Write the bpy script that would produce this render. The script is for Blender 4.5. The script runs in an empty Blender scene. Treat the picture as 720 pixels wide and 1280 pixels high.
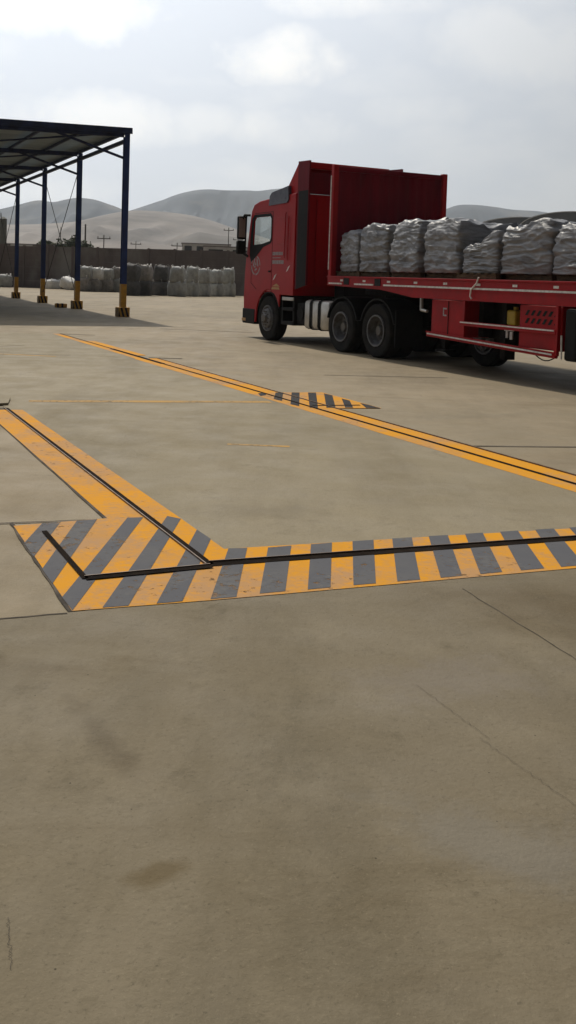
import bpy, bmesh, math, random
from mathutils import Vector, Matrix, noise
R = math.radians
random.seed(7)
S = bpy.context.scene
C = S.collection

# ---------------------------------------------------------------- camera
F, H, PITCH, ROLL = 1200.0, 1.47, R(3.0), math.atan(.033)
CX, CY = 360.0, 349 + F*math.tan(PITCH)
fw = Vector((0, math.cos(PITCH), -math.sin(PITCH)))
up0 = Vector((0, math.sin(PITCH), math.cos(PITCH))); rt0 = Vector((1, 0, 0))
rt = rt0*math.cos(ROLL) + up0*math.sin(ROLL)
up = up0*math.cos(ROLL) - rt0*math.sin(ROLL)
cam = bpy.data.cameras.new('camera'); camo = bpy.data.objects.new('camera', cam); C.objects.link(camo)
cam.sensor_fit = 'VERTICAL'; cam.sensor_height = 36; cam.lens = F/1280*36
cam.shift_y = -(640-CY)/1280; cam.clip_start = .1; cam.clip_end = 20000
m = Matrix((rt, up, -fw)).transposed().to_4x4(); m.translation = (0, 0, H)
camo.matrix_world = m
S.camera = camo

# ---------------------------------------------------------------- light
SUN_AZ = R(-23); SUN_EL = R(48)          # azimuth from +Y towards +X
sd = Vector((math.sin(SUN_AZ)*math.cos(SUN_EL), math.cos(SUN_AZ)*math.cos(SUN_EL), math.sin(SUN_EL)))
sl = bpy.data.lights.new('sun', 'SUN'); sl.energy = 3.3; sl.angle = R(1.2); sl.color = (1, .92, .78)
so = bpy.data.objects.new('sun', sl); C.objects.link(so)
so.rotation_euler = (-sd).to_track_quat('-Z', 'Y').to_euler(); so.location = sd*100
W = bpy.data.worlds.new('World'); S.world = W; W.use_nodes = True
nt = W.node_tree; nt.nodes.clear(); N = nt.nodes.new; L = nt.links.new
def mth(op, a, b=None, c=None, clamp=False):
    n = N('ShaderNodeMath'); n.operation = op; n.use_clamp = clamp
    for i, v in enumerate((a, b, c)):
        if v is None: continue
        if isinstance(v, (int, float)): n.inputs[i].default_value = v
        else: L(v, n.inputs[i])
    return n.outputs[0]
tc = N('ShaderNodeTexCoord'); sky = N('ShaderNodeTexSky'); sky.sky_type = 'NISHITA'; sky.sun_disc = False
sky.sun_elevation = SUN_EL; sky.sun_rotation = SUN_AZ; sky.dust_density = 2; sky.air_density = 1.2
sep = N('ShaderNodeSeparateXYZ'); L(tc.outputs['Generated'], sep.inputs[0])
den = mth('ADD', mth('MAXIMUM', sep.outputs[2], 0.0), .34)
cmb = N('ShaderNodeCombineXYZ'); L(mth('DIVIDE', sep.outputs[0], den), cmb.inputs[0]); L(mth('DIVIDE', sep.outputs[1], den), cmb.inputs[1])
no = N('ShaderNodeTexNoise'); sh = N('ShaderNodeVectorMath'); sh.operation = 'ADD'; sh.inputs[1].default_value = (1.9, .35, 4.); L(cmb.outputs[0], sh.inputs[0]); L(sh.outputs[0], no.inputs['Vector']); no.inputs['Scale'].default_value = 2.6
no.inputs['Detail'].default_value = 7; no.inputs['Roughness'].default_value = .52; no.inputs['Distortion'].default_value = .1
cr = N('ShaderNodeValToRGB'); L(no.outputs[0], cr.inputs[0])
cr.color_ramp.elements[0].position = .46; cr.color_ramp.elements[0].color = (0, 0, 0, 1)
cr.color_ramp.elements[1].position = .60; cr.color_ramp.elements[1].color = (1, 1, 1, 1)
# individual cumulus banks, each a ragged ellipse round its own bearing and height
_fw = Vector((0, math.cos(R(3)), -math.sin(R(3))))
def bank(px, py, wx, wz):
    a = math.atan((px-360)/1200)+.0; e_ = math.atan((349+.033*(px-360)-py)/1200*math.cos(a)); return a, e_, wx/1200, wz/1200
az = mth('ARCTAN2', sep.outputs[0], sep.outputs[1]); el = mth('ARCSINE', sep.outputs[2])
nb1 = N('ShaderNodeTexNoise'); L(tc.outputs['Generated'], nb1.inputs['Vector']); nb1.inputs['Scale'].default_value = 11; nb1.inputs['Detail'].default_value = 7; nb1.inputs['Roughness'].default_value = .6
rag = mth('MULTIPLY_ADD', nb1.outputs[0], 4.4, -2.25)
banks = None
for (bx, by, bw, bh, k_) in ((350, 78, 105, 34, 1.), (60, 15, 130, 40, .9), (110, 150, 130, 34, .75), (640, 60, 120, 48, .5), (430, 5, 110, 22, .7), (360, 165, 80, 28, .6), (240, 150, 60, 20, .5), (500, 140, 70, 22, .35), (-200, 90, 160, 60, .9), (950, 110, 170, 60, .8), (20, 235, 120, 25, .5)):
    a_, e_, wx, wz = bank(bx, by, bw, bh)
    du = mth('DIVIDE', mth('SUBTRACT', az, a_), wx); dv = mth('DIVIDE', mth('SUBTRACT', el, e_), wz)
    q_ = mth('SUBTRACT', 1.15, mth('ADD', mth('MULTIPLY', du, du), mth('MULTIPLY', dv, dv)))
    f_ = mth('MULTIPLY', mth('MULTIPLY', mth('ADD', q_, rag), .8, clamp=True), k_)
    banks = f_ if banks is None else mth('MAXIMUM', banks, f_)
dot = N('ShaderNodeVectorMath'); dot.operation = 'DOT_PRODUCT'; L(tc.outputs['Generated'], dot.inputs[0]); dot.inputs[1].default_value = sd
glow = mth('POWER', mth('MULTIPLY_ADD', dot.outputs['Value'], .5, .5, True), 6.2)
hor = mth('MULTIPLY_ADD', mth('POWER', 2.718, mth('MULTIPLY', mth('MAXIMUM', sep.outputs[2], 0.), -5.)), .4, 1.0)
veil = mth('MULTIPLY_ADD', mth('MULTIPLY', glow, hor), 1.84, .02)            # thin overcast: brighter towards the sun
cloud = mth('MAXIMUM', mth('MULTIPLY', cr.outputs[0], .35), banks)
veilc = N('ShaderNodeMix'); veilc.data_type = 'RGBA'; veilc.inputs[6].default_value = (.875, .93, 1.01, 1); veilc.inputs[7].default_value = (1, .99, .96, 1)
L(cloud, veilc.inputs[0])
vb = N('ShaderNodeVectorMath'); vb.operation = 'SCALE'; L(veilc.outputs[2], vb.inputs[0])
L(mth('MULTIPLY', veil, mth('MULTIPLY_ADD', cloud, .22, .96)), vb.inputs['Scale'])
bg1 = N('ShaderNodeBackground'); L(sky.outputs[0], bg1.inputs[0]); bg1.inputs[1].default_value = .05
bg2 = N('ShaderNodeBackground'); L(vb.outputs[0], bg2.inputs[0]); bg2.inputs[1].default_value = 1.0
ad = N('ShaderNodeMixShader'); ad.inputs[0].default_value = .9; L(bg1.outputs[0], ad.inputs[1]); L(bg2.outputs[0], ad.inputs[2])
wo = N('ShaderNodeOutputWorld'); L(ad.outputs[0], wo.inputs[0])
S.view_settings.view_transform = 'Standard'; S.view_settings.look = 'None'; S.view_settings.gamma = 1
S.view_settings.exposure = 0.0
S.cycles.volume_bounces = 1

# ---------------------------------------------------------------- helpers
def ray(px, py): return fw + rt*((px-CX)/F) + up*((CY-py)/F)
def G(px, py, z=0.0):
    d = ray(px, py); t = (z-H)/d.z; return Vector((d.x*t, d.y*t, z))
def at(px, py, Y):
    d = ray(px, py); t = Y/d.y; return Vector((d.x*t, Y, H+d.z*t))

def material(name, col, rough=.7, metal=0., col2=None, scale=6., bump=0., bscale=40., spec=.5, detail=6., coat=0., lo=.35, hi=.65, stretch=(1, 1, 1), third=None, tscale=1.):
    M = bpy.data.materials.new(name); M.use_nodes = True; t = M.node_tree; b = t.nodes['Principled BSDF']
    b.inputs['Roughness'].default_value = rough; b.inputs['Metallic'].default_value = metal
    b.inputs['Specular IOR Level'].default_value = spec; b.inputs['Coat Weight'].default_value = coat
    c1 = (*col, 1); b.inputs['Base Color'].default_value = c1
    co = t.nodes.new('ShaderNodeTexCoord'); mp = t.nodes.new('ShaderNodeMapping'); mp.inputs['Scale'].default_value = stretch
    t.links.new(co.outputs['Object'], mp.inputs[0])
    if col2 is None: col2 = tuple(c*.8 for c in col)
    n = t.nodes.new('ShaderNodeTexNoise'); n.inputs['Scale'].default_value = scale; n.inputs['Detail'].default_value = detail; n.inputs['Roughness'].default_value = .62
    t.links.new(mp.outputs[0], n.inputs['Vector'])
    rmp = t.nodes.new('ShaderNodeMapRange'); rmp.inputs[1].default_value = lo; rmp.inputs[2].default_value = hi; t.links.new(n.outputs[0], rmp.inputs[0])
    mx = t.nodes.new('ShaderNodeMix'); mx.data_type = 'RGBA'; mx.inputs[6].default_value = c1; mx.inputs[7].default_value = (*col2, 1)
    t.links.new(rmp.outputs[0], mx.inputs[0]); out = mx.outputs[2]
    if third:
        n3 = t.nodes.new('ShaderNodeTexNoise'); n3.inputs['Scale'].default_value = tscale; n3.inputs['Detail'].default_value = 8; n3.inputs['Roughness'].default_value = .6
        t.links.new(mp.outputs[0], n3.inputs['Vector'])
        r3 = t.nodes.new('ShaderNodeMapRange'); r3.inputs[1].default_value = .52; r3.inputs[2].default_value = .7; t.links.new(n3.outputs[0], r3.inputs[0])
        m3 = t.nodes.new('ShaderNodeMix'); m3.data_type = 'RGBA'; t.links.new(out, m3.inputs[6]); m3.inputs[7].default_value = (*third, 1); t.links.new(r3.outputs[0], m3.inputs[0]); out = m3.outputs[2]
    t.links.new(out, b.inputs['Base Color'])
    if bump:
        n2 = t.nodes.new('ShaderNodeTexNoise'); n2.inputs['Scale'].default_value = bscale; n2.inputs['Detail'].default_value = 5
        t.links.new(mp.outputs[0], n2.inputs['Vector'])
        bp = t.nodes.new('ShaderNodeBump'); bp.inputs['Strength'].default_value = bump; bp.inputs['Distance'].default_value = .02
        t.links.new(n2.outputs[0], bp.inputs['Height']); t.links.new(bp.outputs[0], b.inputs['Normal'])
    return M

def concrete(name, base, light, dark, stain, stainlo=.56, seed=0., spots=(), off=None):
    """poured concrete: broad mottling, wiped streaks, fine grain, blotchy stains, dark specks"""
    M = bpy.data.materials.new(name); M.use_nodes = True; t = M.node_tree; b = t.nodes['Principled BSDF']
    Nn, Ll = t.nodes.new, t.links.new
    co = Nn('ShaderNodeTexCoord')
    def nz(scale, detail=6, rough=.6, st=(1, 1, 1), rot=0., dist=0.):
        mp = Nn('ShaderNodeMapping'); mp.inputs['Scale'].default_value = st; mp.inputs['Rotation'].default_value = (0, 0, rot); mp.inputs['Location'].default_value = (seed, seed*.7, 0)
        Ll(co.outputs['Object'], mp.inputs[0]); n = Nn('ShaderNodeTexNoise'); n.inputs['Scale'].default_value = scale
        n.inputs['Detail'].default_value = detail; n.inputs['Roughness'].default_value = rough; n.inputs['Distortion'].default_value = dist
        Ll(mp.outputs[0], n.inputs['Vector']); return n.outputs[0]
    def rg(x, a, c, o0=0., o1=1.):
        r = Nn('ShaderNodeMapRange'); r.inputs[1].default_value = a; r.inputs[2].default_value = c; r.inputs[3].default_value = o0; r.inputs[4].default_value = o1; Ll(x, r.inputs[0]); return r.outputs[0]
    def mix(fac, a, c):
        x = Nn('ShaderNodeMix'); x.data_type = 'RGBA'; Ll(fac, x.inputs[0])
        if isinstance(a, tuple): x.inputs[6].default_value = (*a, 1)
        else: Ll(a, x.inputs[6])
        x.inputs[7].default_value = (*c, 1); return x.outputs[2]
    sc3 = lambda col, k: tuple(x*k for x in col)
    c = mix(rg(nz(.22, 5, .55, dist=.6), .36, .66), base, light)
    c = mix(rg(nz(.7, 9, .7, (1, .22, 1), R(-26)), .47, .70, 0, .85), c, dark)
    c = mix(rg(nz(1.6, 10, .74), .48, .72, 0, .8), c, light)
    c = mix(rg(nz(.5, 9, .68, (.35, 1, 1), R(18), .9), stainlo, stainlo+.14, 0, .55), c, stain)
    c = mix(rg(nz(2.6, 10, .78, dist=.4), .57, .70, 0, .55), c, sc3(dark, .85))
    c = mix(rg(nz(.9, 10, .72, (.10, 1, 1), R(-58), .2), .60, .70, 0, .55), c, sc3(dark, .8))        # dragged tyre smears
    c = mix(rg(nz(9, 10, .8), .54, .72, 0, .55), c, dark)
    c = mix(rg(nz(14, 8, .8), .60, .75, 0, .5), c, sc3(light, 1.15))
    c = mix(rg(nz(75, 4, .7), .58, .74, 0, .6), c, sc3(dark, .6))                                     # aggregate
    c = mix(rg(nz(120, 3, .7), .60, .74, 0, .45), c, sc3(light, 1.35))
    for vs_, r0, k_ in ((1.6, .022, .25), (4.3, .020, .3), (13., .05, .5)):                           # drips and grit
        vo = Nn('ShaderNodeTexVoronoi'); vo.inputs['Scale'].default_value = vs_; Ll(co.outputs['Object'], vo.inputs['Vector'])
        gate = rg(nz(vs_*.4, 2), .5, .53); d_ = rg(vo.outputs['Distance'], r0*.6, r0, 1., 0.)
        mu = Nn('ShaderNodeMath'); mu.operation = 'MULTIPLY'; Ll(gate, mu.inputs[0]); Ll(d_, mu.inputs[1]); c = mix(mu.outputs[0], c, sc3(dark, k_))
    for k_, (px_, py_, sx_, sy_, rz_, col_, st_) in enumerate(spots):       # stains with a place and shape of their own
        g_ = G(px_, py_)+(off or Vector((0, 0, 0)))
        mp = Nn('ShaderNodeMapping'); mp.vector_type = 'TEXTURE'; mp.inputs['Location'].default_value = (g_.x, g_.y, 0); mp.inputs['Rotation'].default_value = (0, 0, R(rz_)); mp.inputs['Scale'].default_value = (sx_, sy_, 1e6)
        Ll(co.outputs['Object'], mp.inputs[0]); ln = Nn('ShaderNodeVectorMath'); ln.operation = 'LENGTH'; Ll(mp.outputs[0], ln.inputs[0])
        a_ = Nn('ShaderNodeMath'); a_.operation = 'MULTIPLY_ADD'; Ll(nz(4.+k_*.37, 9, .72), a_.inputs[0]); a_.inputs[1].default_value = 2.6; a_.inputs[2].default_value = -.6
        d_ = Nn('ShaderNodeMath'); d_.operation = 'SUBTRACT'; Ll(a_.outputs[0], d_.inputs[0]); Ll(ln.outputs['Value'], d_.inputs[1])
        c = mix(rg(d_.outputs[0], -.25, .45, 0, st_), c, col_)
    # hairline map cracking, only in places
    vc = Nn('ShaderNodeTexVoronoi'); vc.feature = 'DISTANCE_TO_EDGE'; vc.inputs['Scale'].default_value = .55
    mpd = Nn('ShaderNodeMix'); mpd.data_type = 'VECTOR'; mpd.inputs[0].default_value = .35; Ll(co.outputs['Object'], mpd.inputs[4])
    nzc = Nn('ShaderNodeTexNoise'); nzc.inputs['Scale'].default_value = 1.7; nzc.inputs['Detail'].default_value = 6; Ll(co.outputs['Object'], nzc.inputs['Vector']); Ll(nzc.outputs['Color'], mpd.inputs[5]); Ll(mpd.outputs[1], vc.inputs['Vector'])
    mu = Nn('ShaderNodeMath'); mu.operation = 'MULTIPLY'; Ll(rg(vc.outputs['Distance'], .0004, .0022, 1., 0.), mu.inputs[0]); Ll(rg(nz(.45, 4), .54, .62, 0, .35), mu.inputs[1]); c = mix(mu.outputs[0], c, sc3(dark, .55))
    Ll(c, b.inputs['Base Color']); b.inputs['Specular IOR Level'].default_value = .15
    Ll(rg(nz(2.2), .3, .7, .62, .9), b.inputs['Roughness'])
    bp = Nn('ShaderNodeBump'); bp.inputs['Strength'].default_value = .55; bp.inputs['Distance'].default_value = .008
    Ll(nz(45, 8, .7), bp.inputs['Height']); Ll(bp.outputs[0], b.inputs['Normal'])
    return M

def worn(name, paint, under, lo, hi, patch=(.2, .2, .2), chip=.83):
    """road paint rubbed through to the concrete"""
    M = bpy.data.materials.new(name); M.use_nodes = True; t = M.node_tree; b = t.nodes['Principled BSDF']
    Nn, Ll = t.nodes.new, t.links.new
    co = Nn('ShaderNodeTexCoord')
    n1 = Nn('ShaderNodeTexNoise'); n1.inputs['Scale'].default_value = 1.1; n1.inputs['Detail'].default_value = 9; n1.inputs['Roughness'].default_value = .66; Ll(co.outputs['Object'], n1.inputs['Vector'])
    n2 = Nn('ShaderNodeTexNoise'); n2.inputs['Scale'].default_value = 28; n2.inputs['Detail'].default_value = 6; n2.inputs['Roughness'].default_value = .7; Ll(co.outputs['Object'], n2.inputs['Vector'])
    s = Nn('ShaderNodeMath'); s.operation = 'MULTIPLY_ADD'; Ll(n2.outputs[0], s.inputs[0]); s.inputs[1].default_value = .35; Ll(n1.outputs[0], s.inputs[2])
    r = Nn('ShaderNodeMapRange'); r.inputs[1].default_value = lo; r.inputs[2].default_value = hi; Ll(s.outputs[0], r.inputs[0])
    mx = Nn('ShaderNodeMix'); mx.data_type = 'RGBA'; mx.inputs[6].default_value = (*paint, 1); mx.inputs[7].default_value = (*under, 1); Ll(r.outputs[0], mx.inputs[0])
    n4 = Nn('ShaderNodeTexNoise'); n4.inputs['Scale'].default_value = 3.5; n4.inputs['Detail'].default_value = 7; Ll(co.outputs['Object'], n4.inputs['Vector'])
    r4 = Nn('ShaderNodeMapRange'); r4.inputs[1].default_value = .45; r4.inputs[2].default_value = .75; r4.inputs[4].default_value = .55; Ll(n4.outputs[0], r4.inputs[0])
    m4 = Nn('ShaderNodeMix'); m4.data_type = 'RGBA'; Ll(mx.outputs[2], m4.inputs[6]); m4.inputs[7].default_value = (*patch, 1); Ll(r4.outputs[0], m4.inputs[0])
    Ll(m4.outputs[2], b.inputs['Base Color']); b.inputs['Roughness'].default_value = .8; b.inputs['Specular IOR Level'].default_value = .08
    bp = Nn('ShaderNodeBump'); bp.inputs['Strength'].default_value = .3; bp.inputs['Distance'].default_value = .004; Ll(n2.outputs[0], bp.inputs['Height']); Ll(bp.outputs[0], b.inputs['Normal'])
    # chips right through the paint
    n5 = Nn('ShaderNodeTexNoise'); n5.inputs['Scale'].default_value = 16.; n5.inputs['Detail'].default_value = 12; n5.inputs['Roughness'].default_value = .78; Ll(co.outputs['Object'], n5.inputs['Vector'])
    s5 = Nn('ShaderNodeMath'); s5.operation = 'MULTIPLY_ADD'; Ll(n1.outputs[0], s5.inputs[0]); s5.inputs[1].default_value = .45; Ll(n5.outputs[0], s5.inputs[2])
    r5 = Nn('ShaderNodeMapRange'); r5.inputs[1].default_value = chip-.03; r5.inputs[2].default_value = chip+.04; r5.inputs[4].default_value = .8; Ll(s5.outputs[0], r5.inputs[0])
    tr_ = Nn('ShaderNodeBsdfTransparent'); ms = Nn('ShaderNodeMixShader'); Ll(r5.outputs[0], ms.inputs[0]); Ll(b.outputs[0], ms.inputs[1]); Ll(tr_.outputs[0], ms.inputs[2]); Ll(ms.outputs[0], t.nodes['Material Output'].inputs[0])
    return M

class MB:
    def __init__(s): s.b = bmesh.new()
    def box(s, x0, x1, y0, y1, z0, z1, bev=0., mat=None):
        r = bmesh.ops.create_cube(s.b, size=1); vs = r['verts']
        for v in vs: v.co = Vector(((x0+x1)/2+v.co.x*(x1-x0), (y0+y1)/2+v.co.y*(y1-y0), (z0+z1)/2+v.co.z*(z1-z0)))
        if bev:
            es = list({e for v in vs for e in v.link_edges}); rr = bmesh.ops.bevel(s.b, geom=es, offset=bev, segments=2, affect='EDGES', profile=.5)
            vs = list({v for f in rr['faces'] for v in f.verts} | {v for v in vs if v.is_valid})
        if mat is not None: bmesh.ops.transform(s.b, matrix=mat, verts=vs)
        return s
    def bar(s, p, q, w, h=None, bev=0.):                  # rectangular bar between two points
        p, q = Vector(p), Vector(q); d = q-p; h = h or w
        M = Matrix.Translation((p+q)/2) @ d.to_track_quat('X', 'Z').to_matrix().to_4x4()
        return s.box(-d.length/2, d.length/2, -w/2, w/2, -h/2, h/2, bev, M)
    def rod(s, p, q, r, r2=None, n=10):
        p, q = Vector(p), Vector(q); d = q-p
        M = Matrix.Translation((p+q)/2) @ d.to_track_quat('Z', 'Y').to_matrix().to_4x4()
        bmesh.ops.create_cone(s.b, cap_ends=True, segments=n, radius1=r, radius2=r if r2 is None else r2, depth=d.length, matrix=M); return s
    def path(s, pts, r, n=8):
        for a, b in zip(pts, pts[1:]): s.rod(a, b, r, n=n)
        for p in pts[1:-1]: bmesh.ops.create_uvsphere(s.b, u_segments=n, v_segments=6, radius=r*1.01, matrix=Matrix.Translation(p))
        return s
    def lathe(s, prof, cx, cy, cz, n=36, closed=True):    # profile (radius, y) turned about the y axis
        rings = []
        for k in range(n):
            a = 2*math.pi*k/n; rings.append([s.b.verts.new((cx+r*math.cos(a), cy+y, cz+r*math.sin(a))) for r, y in prof])
        m_ = len(prof)
        for k in range(n):
            A, B = rings[k], rings[(k+1) % n]
            for j in range(m_ if closed else m_-1): s.b.faces.new((A[j], A[(j+1) % m_], B[(j+1) % m_], B[j]))
        return s
    def prism(s, poly, y0, y1, holes=()):                 # polygon in (x,z) extruded along y
        es = []
        for lp in [poly]+list(holes):
            vs = [s.b.verts.new((x, y0, z)) for x, z in lp]
            es += [s.b.edges.new((vs[i], vs[(i+1) % len(vs)])) for i in range(len(vs))]
        r = bmesh.ops.triangle_fill(s.b, use_beauty=True, use_dissolve=False, edges=es)
        fs = [g for g in r['geom'] if isinstance(g, bmesh.types.BMFace)]
        e = bmesh.ops.extrude_face_region(s.b, geom=fs)
        for v in e['geom']:
            if isinstance(v, bmesh.types.BMVert): v.co.y = y1
        return s
    def poly(s, pts):
        vs = [s.b.verts.new(p) for p in pts]; s.b.faces.new(vs); return s
    def slab(s, pts, z0, z1):                             # ground polygon with thickness
        a = [s.b.verts.new((p[0], p[1], z0)) for p in pts]; b = [s.b.verts.new((p[0], p[1], z1)) for p in pts]
        s.b.faces.new(b); s.b.faces.new(a[::-1]); n = len(pts)
        for i in range(n): s.b.faces.new((a[i], a[(i+1) % n], b[(i+1) % n], b[i]))
        return s
    def build(s, name, mat, parent=None, smooth=False, norm=True):
        if norm: bmesh.ops.recalc_face_normals(s.b, faces=s.b.faces)
        me = bpy.data.meshes.new(name); s.b.to_mesh(me); s.b.free(); me.materials.append(mat)
        if smooth:
            me.polygons.foreach_set('use_smooth', [True]*len(me.polygons))
            try: me.set_sharp_from_angle(angle=R(40))
            except Exception: pass
        o = bpy.data.objects.new(name, me); C.objects.link(o)
        if parent: o.parent = parent
        return o
def tag(o, label=None, cat=None, group=None, kind=None):
    for k, v in (('label', label), ('category', cat), ('group', group), ('kind', kind)):
        if v: o[k] = v
    return o
def empty(name, loc=(0, 0, 0), rz=0., label=None, cat=None, group=None):
    o = bpy.data.objects.new(name, None); C.objects.link(o); o.location = loc; o.rotation_euler = (0, 0, rz); o.empty_display_size = .3
    return tag(o, label, cat, group)
def copy_tree(o, parent=None):
    c = o.copy(); C.objects.link(c); c.parent = parent
    for ch in list(o.children): copy_tree(ch, c)
    return c

# ---------------------------------------------------------------- materials
M = {}
CONC = (.194, .158, .103)
M['yard'] = concrete('yard_concrete', CONC, (0.262, 0.211, 0.141), (0.156, 0.124, 0.082), (0.141, 0.106, 0.061), .56, spots=((240, 462, 1.8, .35, 10, (.15, .12, .08), .35), (600, 520, 1.2, .25, 25, (.13, .11, .075), .35)))
M['fore'] = concrete('apron_concrete', (0.137, 0.111, 0.072), (0.192, 0.158, 0.104), (0.089, 0.071, 0.041), (0.083, 0.057, 0.025), .53, 3., spots=((200, 1092, .10, .05, 30, (.085, .057, .02), .6), (130, 925, .07, .42, 32, (.08, .06, .036), .45), (640, 1060, .22, .42, 60, (.165, .15, .125), .45), (560, 850, .45, .28, 20, (.175, .15, .125), .4), (80, 820, .3, .12, 12, (.20, .17, .12), .4)))
M['deck'] = concrete('scale_concrete', (0.191, 0.158, 0.101), (0.237, 0.198, 0.131), (0.147, 0.119, 0.074), (0.130, 0.104, 0.059), .56, 9., spots=((320, 640, .6, .22, 10, (.14, .115, .078), .35), (540, 640, .5, .2, 15, (.24, .205, .14), .4)), off=-G(263, 707.5))
M['orange'] = worn('worn_orange_paint', (.56, .245, .010), (.38, .215, .095), .62, .76, (.47, .22, .03), .86)
M['grey'] = worn('worn_grey_paint', (.088, .088, .096), (.16, .148, .13), .72, .98, (.115, .11, .105))
M['black_paint'] = worn('worn_black_paint', (.025, .025, .028), (.10, .09, .07), .75, .98, (.045, .042, .04))
M['faint'] = worn('faded_orange_paint', (.40, .235, .07), (.28, .20, .11), .60, .85, (.30, .21, .11), .80)
M['slot'] = material('gap_shade', (.008, .006, .005), .9, col2=(.02, .014, .01), spec=0.02)  # black colour standing for the shade down in the scale gaps
M['joint'] = material('joint_filler', (.035, .03, .025), .95, col2=(.12, .1, .08), scale=3, spec=0.1)
M['angle'] = material('edge_steel', (.16, .12, .09), .5, .4, col2=(.09, .05, .03), scale=12)
M['red'] = material('cab_red_paint', (.36, .002, .005), .32, col2=(.30, .002, .005), scale=3, coat=.0, spec=.16)
M['tred'] = material('trailer_red_paint', (.36, .003, .007), .5, col2=(.25, .004, .008), scale=4, bump=.08, bscale=12, spec=0.2)
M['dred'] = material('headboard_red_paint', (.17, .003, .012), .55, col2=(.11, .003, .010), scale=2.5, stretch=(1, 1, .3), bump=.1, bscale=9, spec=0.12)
M['black'] = material('black_plastic', (.005, .005, .006), .6, col2=(.010, .009, .009), scale=8, spec=0.15)
M['chassis'] = material('chassis_steel', (.006, .006, .007), .7, .0, col2=(.016, .014, .012), scale=9, spec=0.08)
M['tyre'] = material('tyre_rubber', (.010, .010, .011), .85, col2=(.022, .020, .018), scale=5, bump=.3, bscale=30, spec=0.12)
M['rim'] = material('rim_steel', (.17, .17, .185), .5, .3, col2=(.08, .078, .075), scale=8)
M['hub'] = material('hub_steel', (.06, .06, .065), .5, .4, col2=(.13, .11, .09), scale=14)
M['tank'] = material('tank_aluminium', (.55, .53, .5), .38, .75, col2=(.38, .36, .33), scale=3, bump=.05, bscale=5)
M['white'] = material('white_reflector', (.75, .72, .68), .45, col2=(.5, .45, .42), scale=14)
M['decal'] = material('decal_grey', (.34, .32, .33), .5, col2=(.2, .18, .18), scale=20)
M['gold'] = material('decal_gold', (.45, .25, .08), .5)
M['visor'] = material('blue_grey_plastic', (.05, .055, .085), .3, col2=(.09, .095, .13), scale=6, spec=0.4)
M['wood'] = material('pallet_wood', (.12, .085, .05), .85, col2=(.05, .035, .025), scale=9, stretch=(1, 6, 6), spec=0.1)
M['deckwood'] = material('deck_planks', (.10, .07, .045), .85, col2=(.05, .035, .025), scale=7, spec=0.1)
M['yellow'] = material('yellow_plastic', (.6, .42, .03), .5)
M['blue'] = material('canopy_blue_paint', (.018, .048, .19), .45, col2=(.012, .026, .09), scale=2.5, stretch=(1, 1, .5), spec=0.25)
M['navy'] = material('canopy_beam_paint', (.018, .03, .09), .5, col2=(.012, .016, .04), scale=3, spec=0.15)
M['postyellow'] = material('post_yellow_paint', (.55, .29, .02), .6, col2=(.36, .19, .03), scale=7)
M['sheet'] = material('roof_sheet', (.33, .38, .41), .55, .0, col2=(.2, .24, .26), scale=1.2, stretch=(4, .4, 1), spec=0.2)
M['wall'] = material('precast_wall', (.155, .125, .118), .9, col2=(.105, .085, .08), scale=.8, bump=.3, bscale=18, third=(.22, .205, .19), tscale=.25, stretch=(1, 1, .5), spec=0.15)
M['sand'] = material('desert_sand', (.26, .22, .18), .95, col2=(.26, .23, .19), scale=.012, third=(.2, .18, .16), tscale=.006, bump=.2, bscale=.5)
M['sandhill'] = material('sand_hill', (.20, .175, .158), .95, col2=(.13, .116, .108), scale=.05, third=(.06, .056, .056), tscale=.013, bump=.6, bscale=.15, stretch=(.5, .5, 2.5))
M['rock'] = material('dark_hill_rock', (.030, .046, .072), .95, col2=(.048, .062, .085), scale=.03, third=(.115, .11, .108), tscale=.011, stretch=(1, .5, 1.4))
M['foot'] = material('foothill_rock', (.085, .08, .078), .95, col2=(.12, .11, .1), scale=.02)
M['leaf'] = material('leaves', (.045, .060, .025), .8, col2=(.085, .095, .04), scale=.9)
M['bark'] = material('bark', (.07, .055, .04), .9)
M['tankgrey'] = material('tank_paint', (.07, .075, .06), .7, col2=(.1, .1, .08), scale=1)
M['tarp'] = material('dark_tarp', (.05, .053, .06), .6, col2=(.08, .083, .09), scale=.4)
M['tarpedge'] = material('pale_trim', (.5, .5, .5), .6)
M['plaster'] = material('pale_plaster', (.5, .48, .45), .9, col2=(.36, .34, .31), scale=.6)
M['pole'] = material('weathered_pole', (.09, .08, .07), .9)
M['bagwhite'] = material('woven_white', (.78, .77, .74), .8, col2=(.6, .58, .55), scale=3, bump=.2, bscale=25)
M['baggrey'] = material('woven_grey', (.42, .42, .40), .85, col2=(.27, .27, .26), scale=3, bump=.2, bscale=25)
M['bagbrown'] = material('woven_brown', (.33, .30, .275), .85, col2=(.19, .175, .16), scale=3, bump=.2, bscale=25)
M['bagdark'] = material('woven_dark', (.10, .095, .09), .85, col2=(.045, .043, .045), scale=2, bump=.2, bscale=25)

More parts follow.
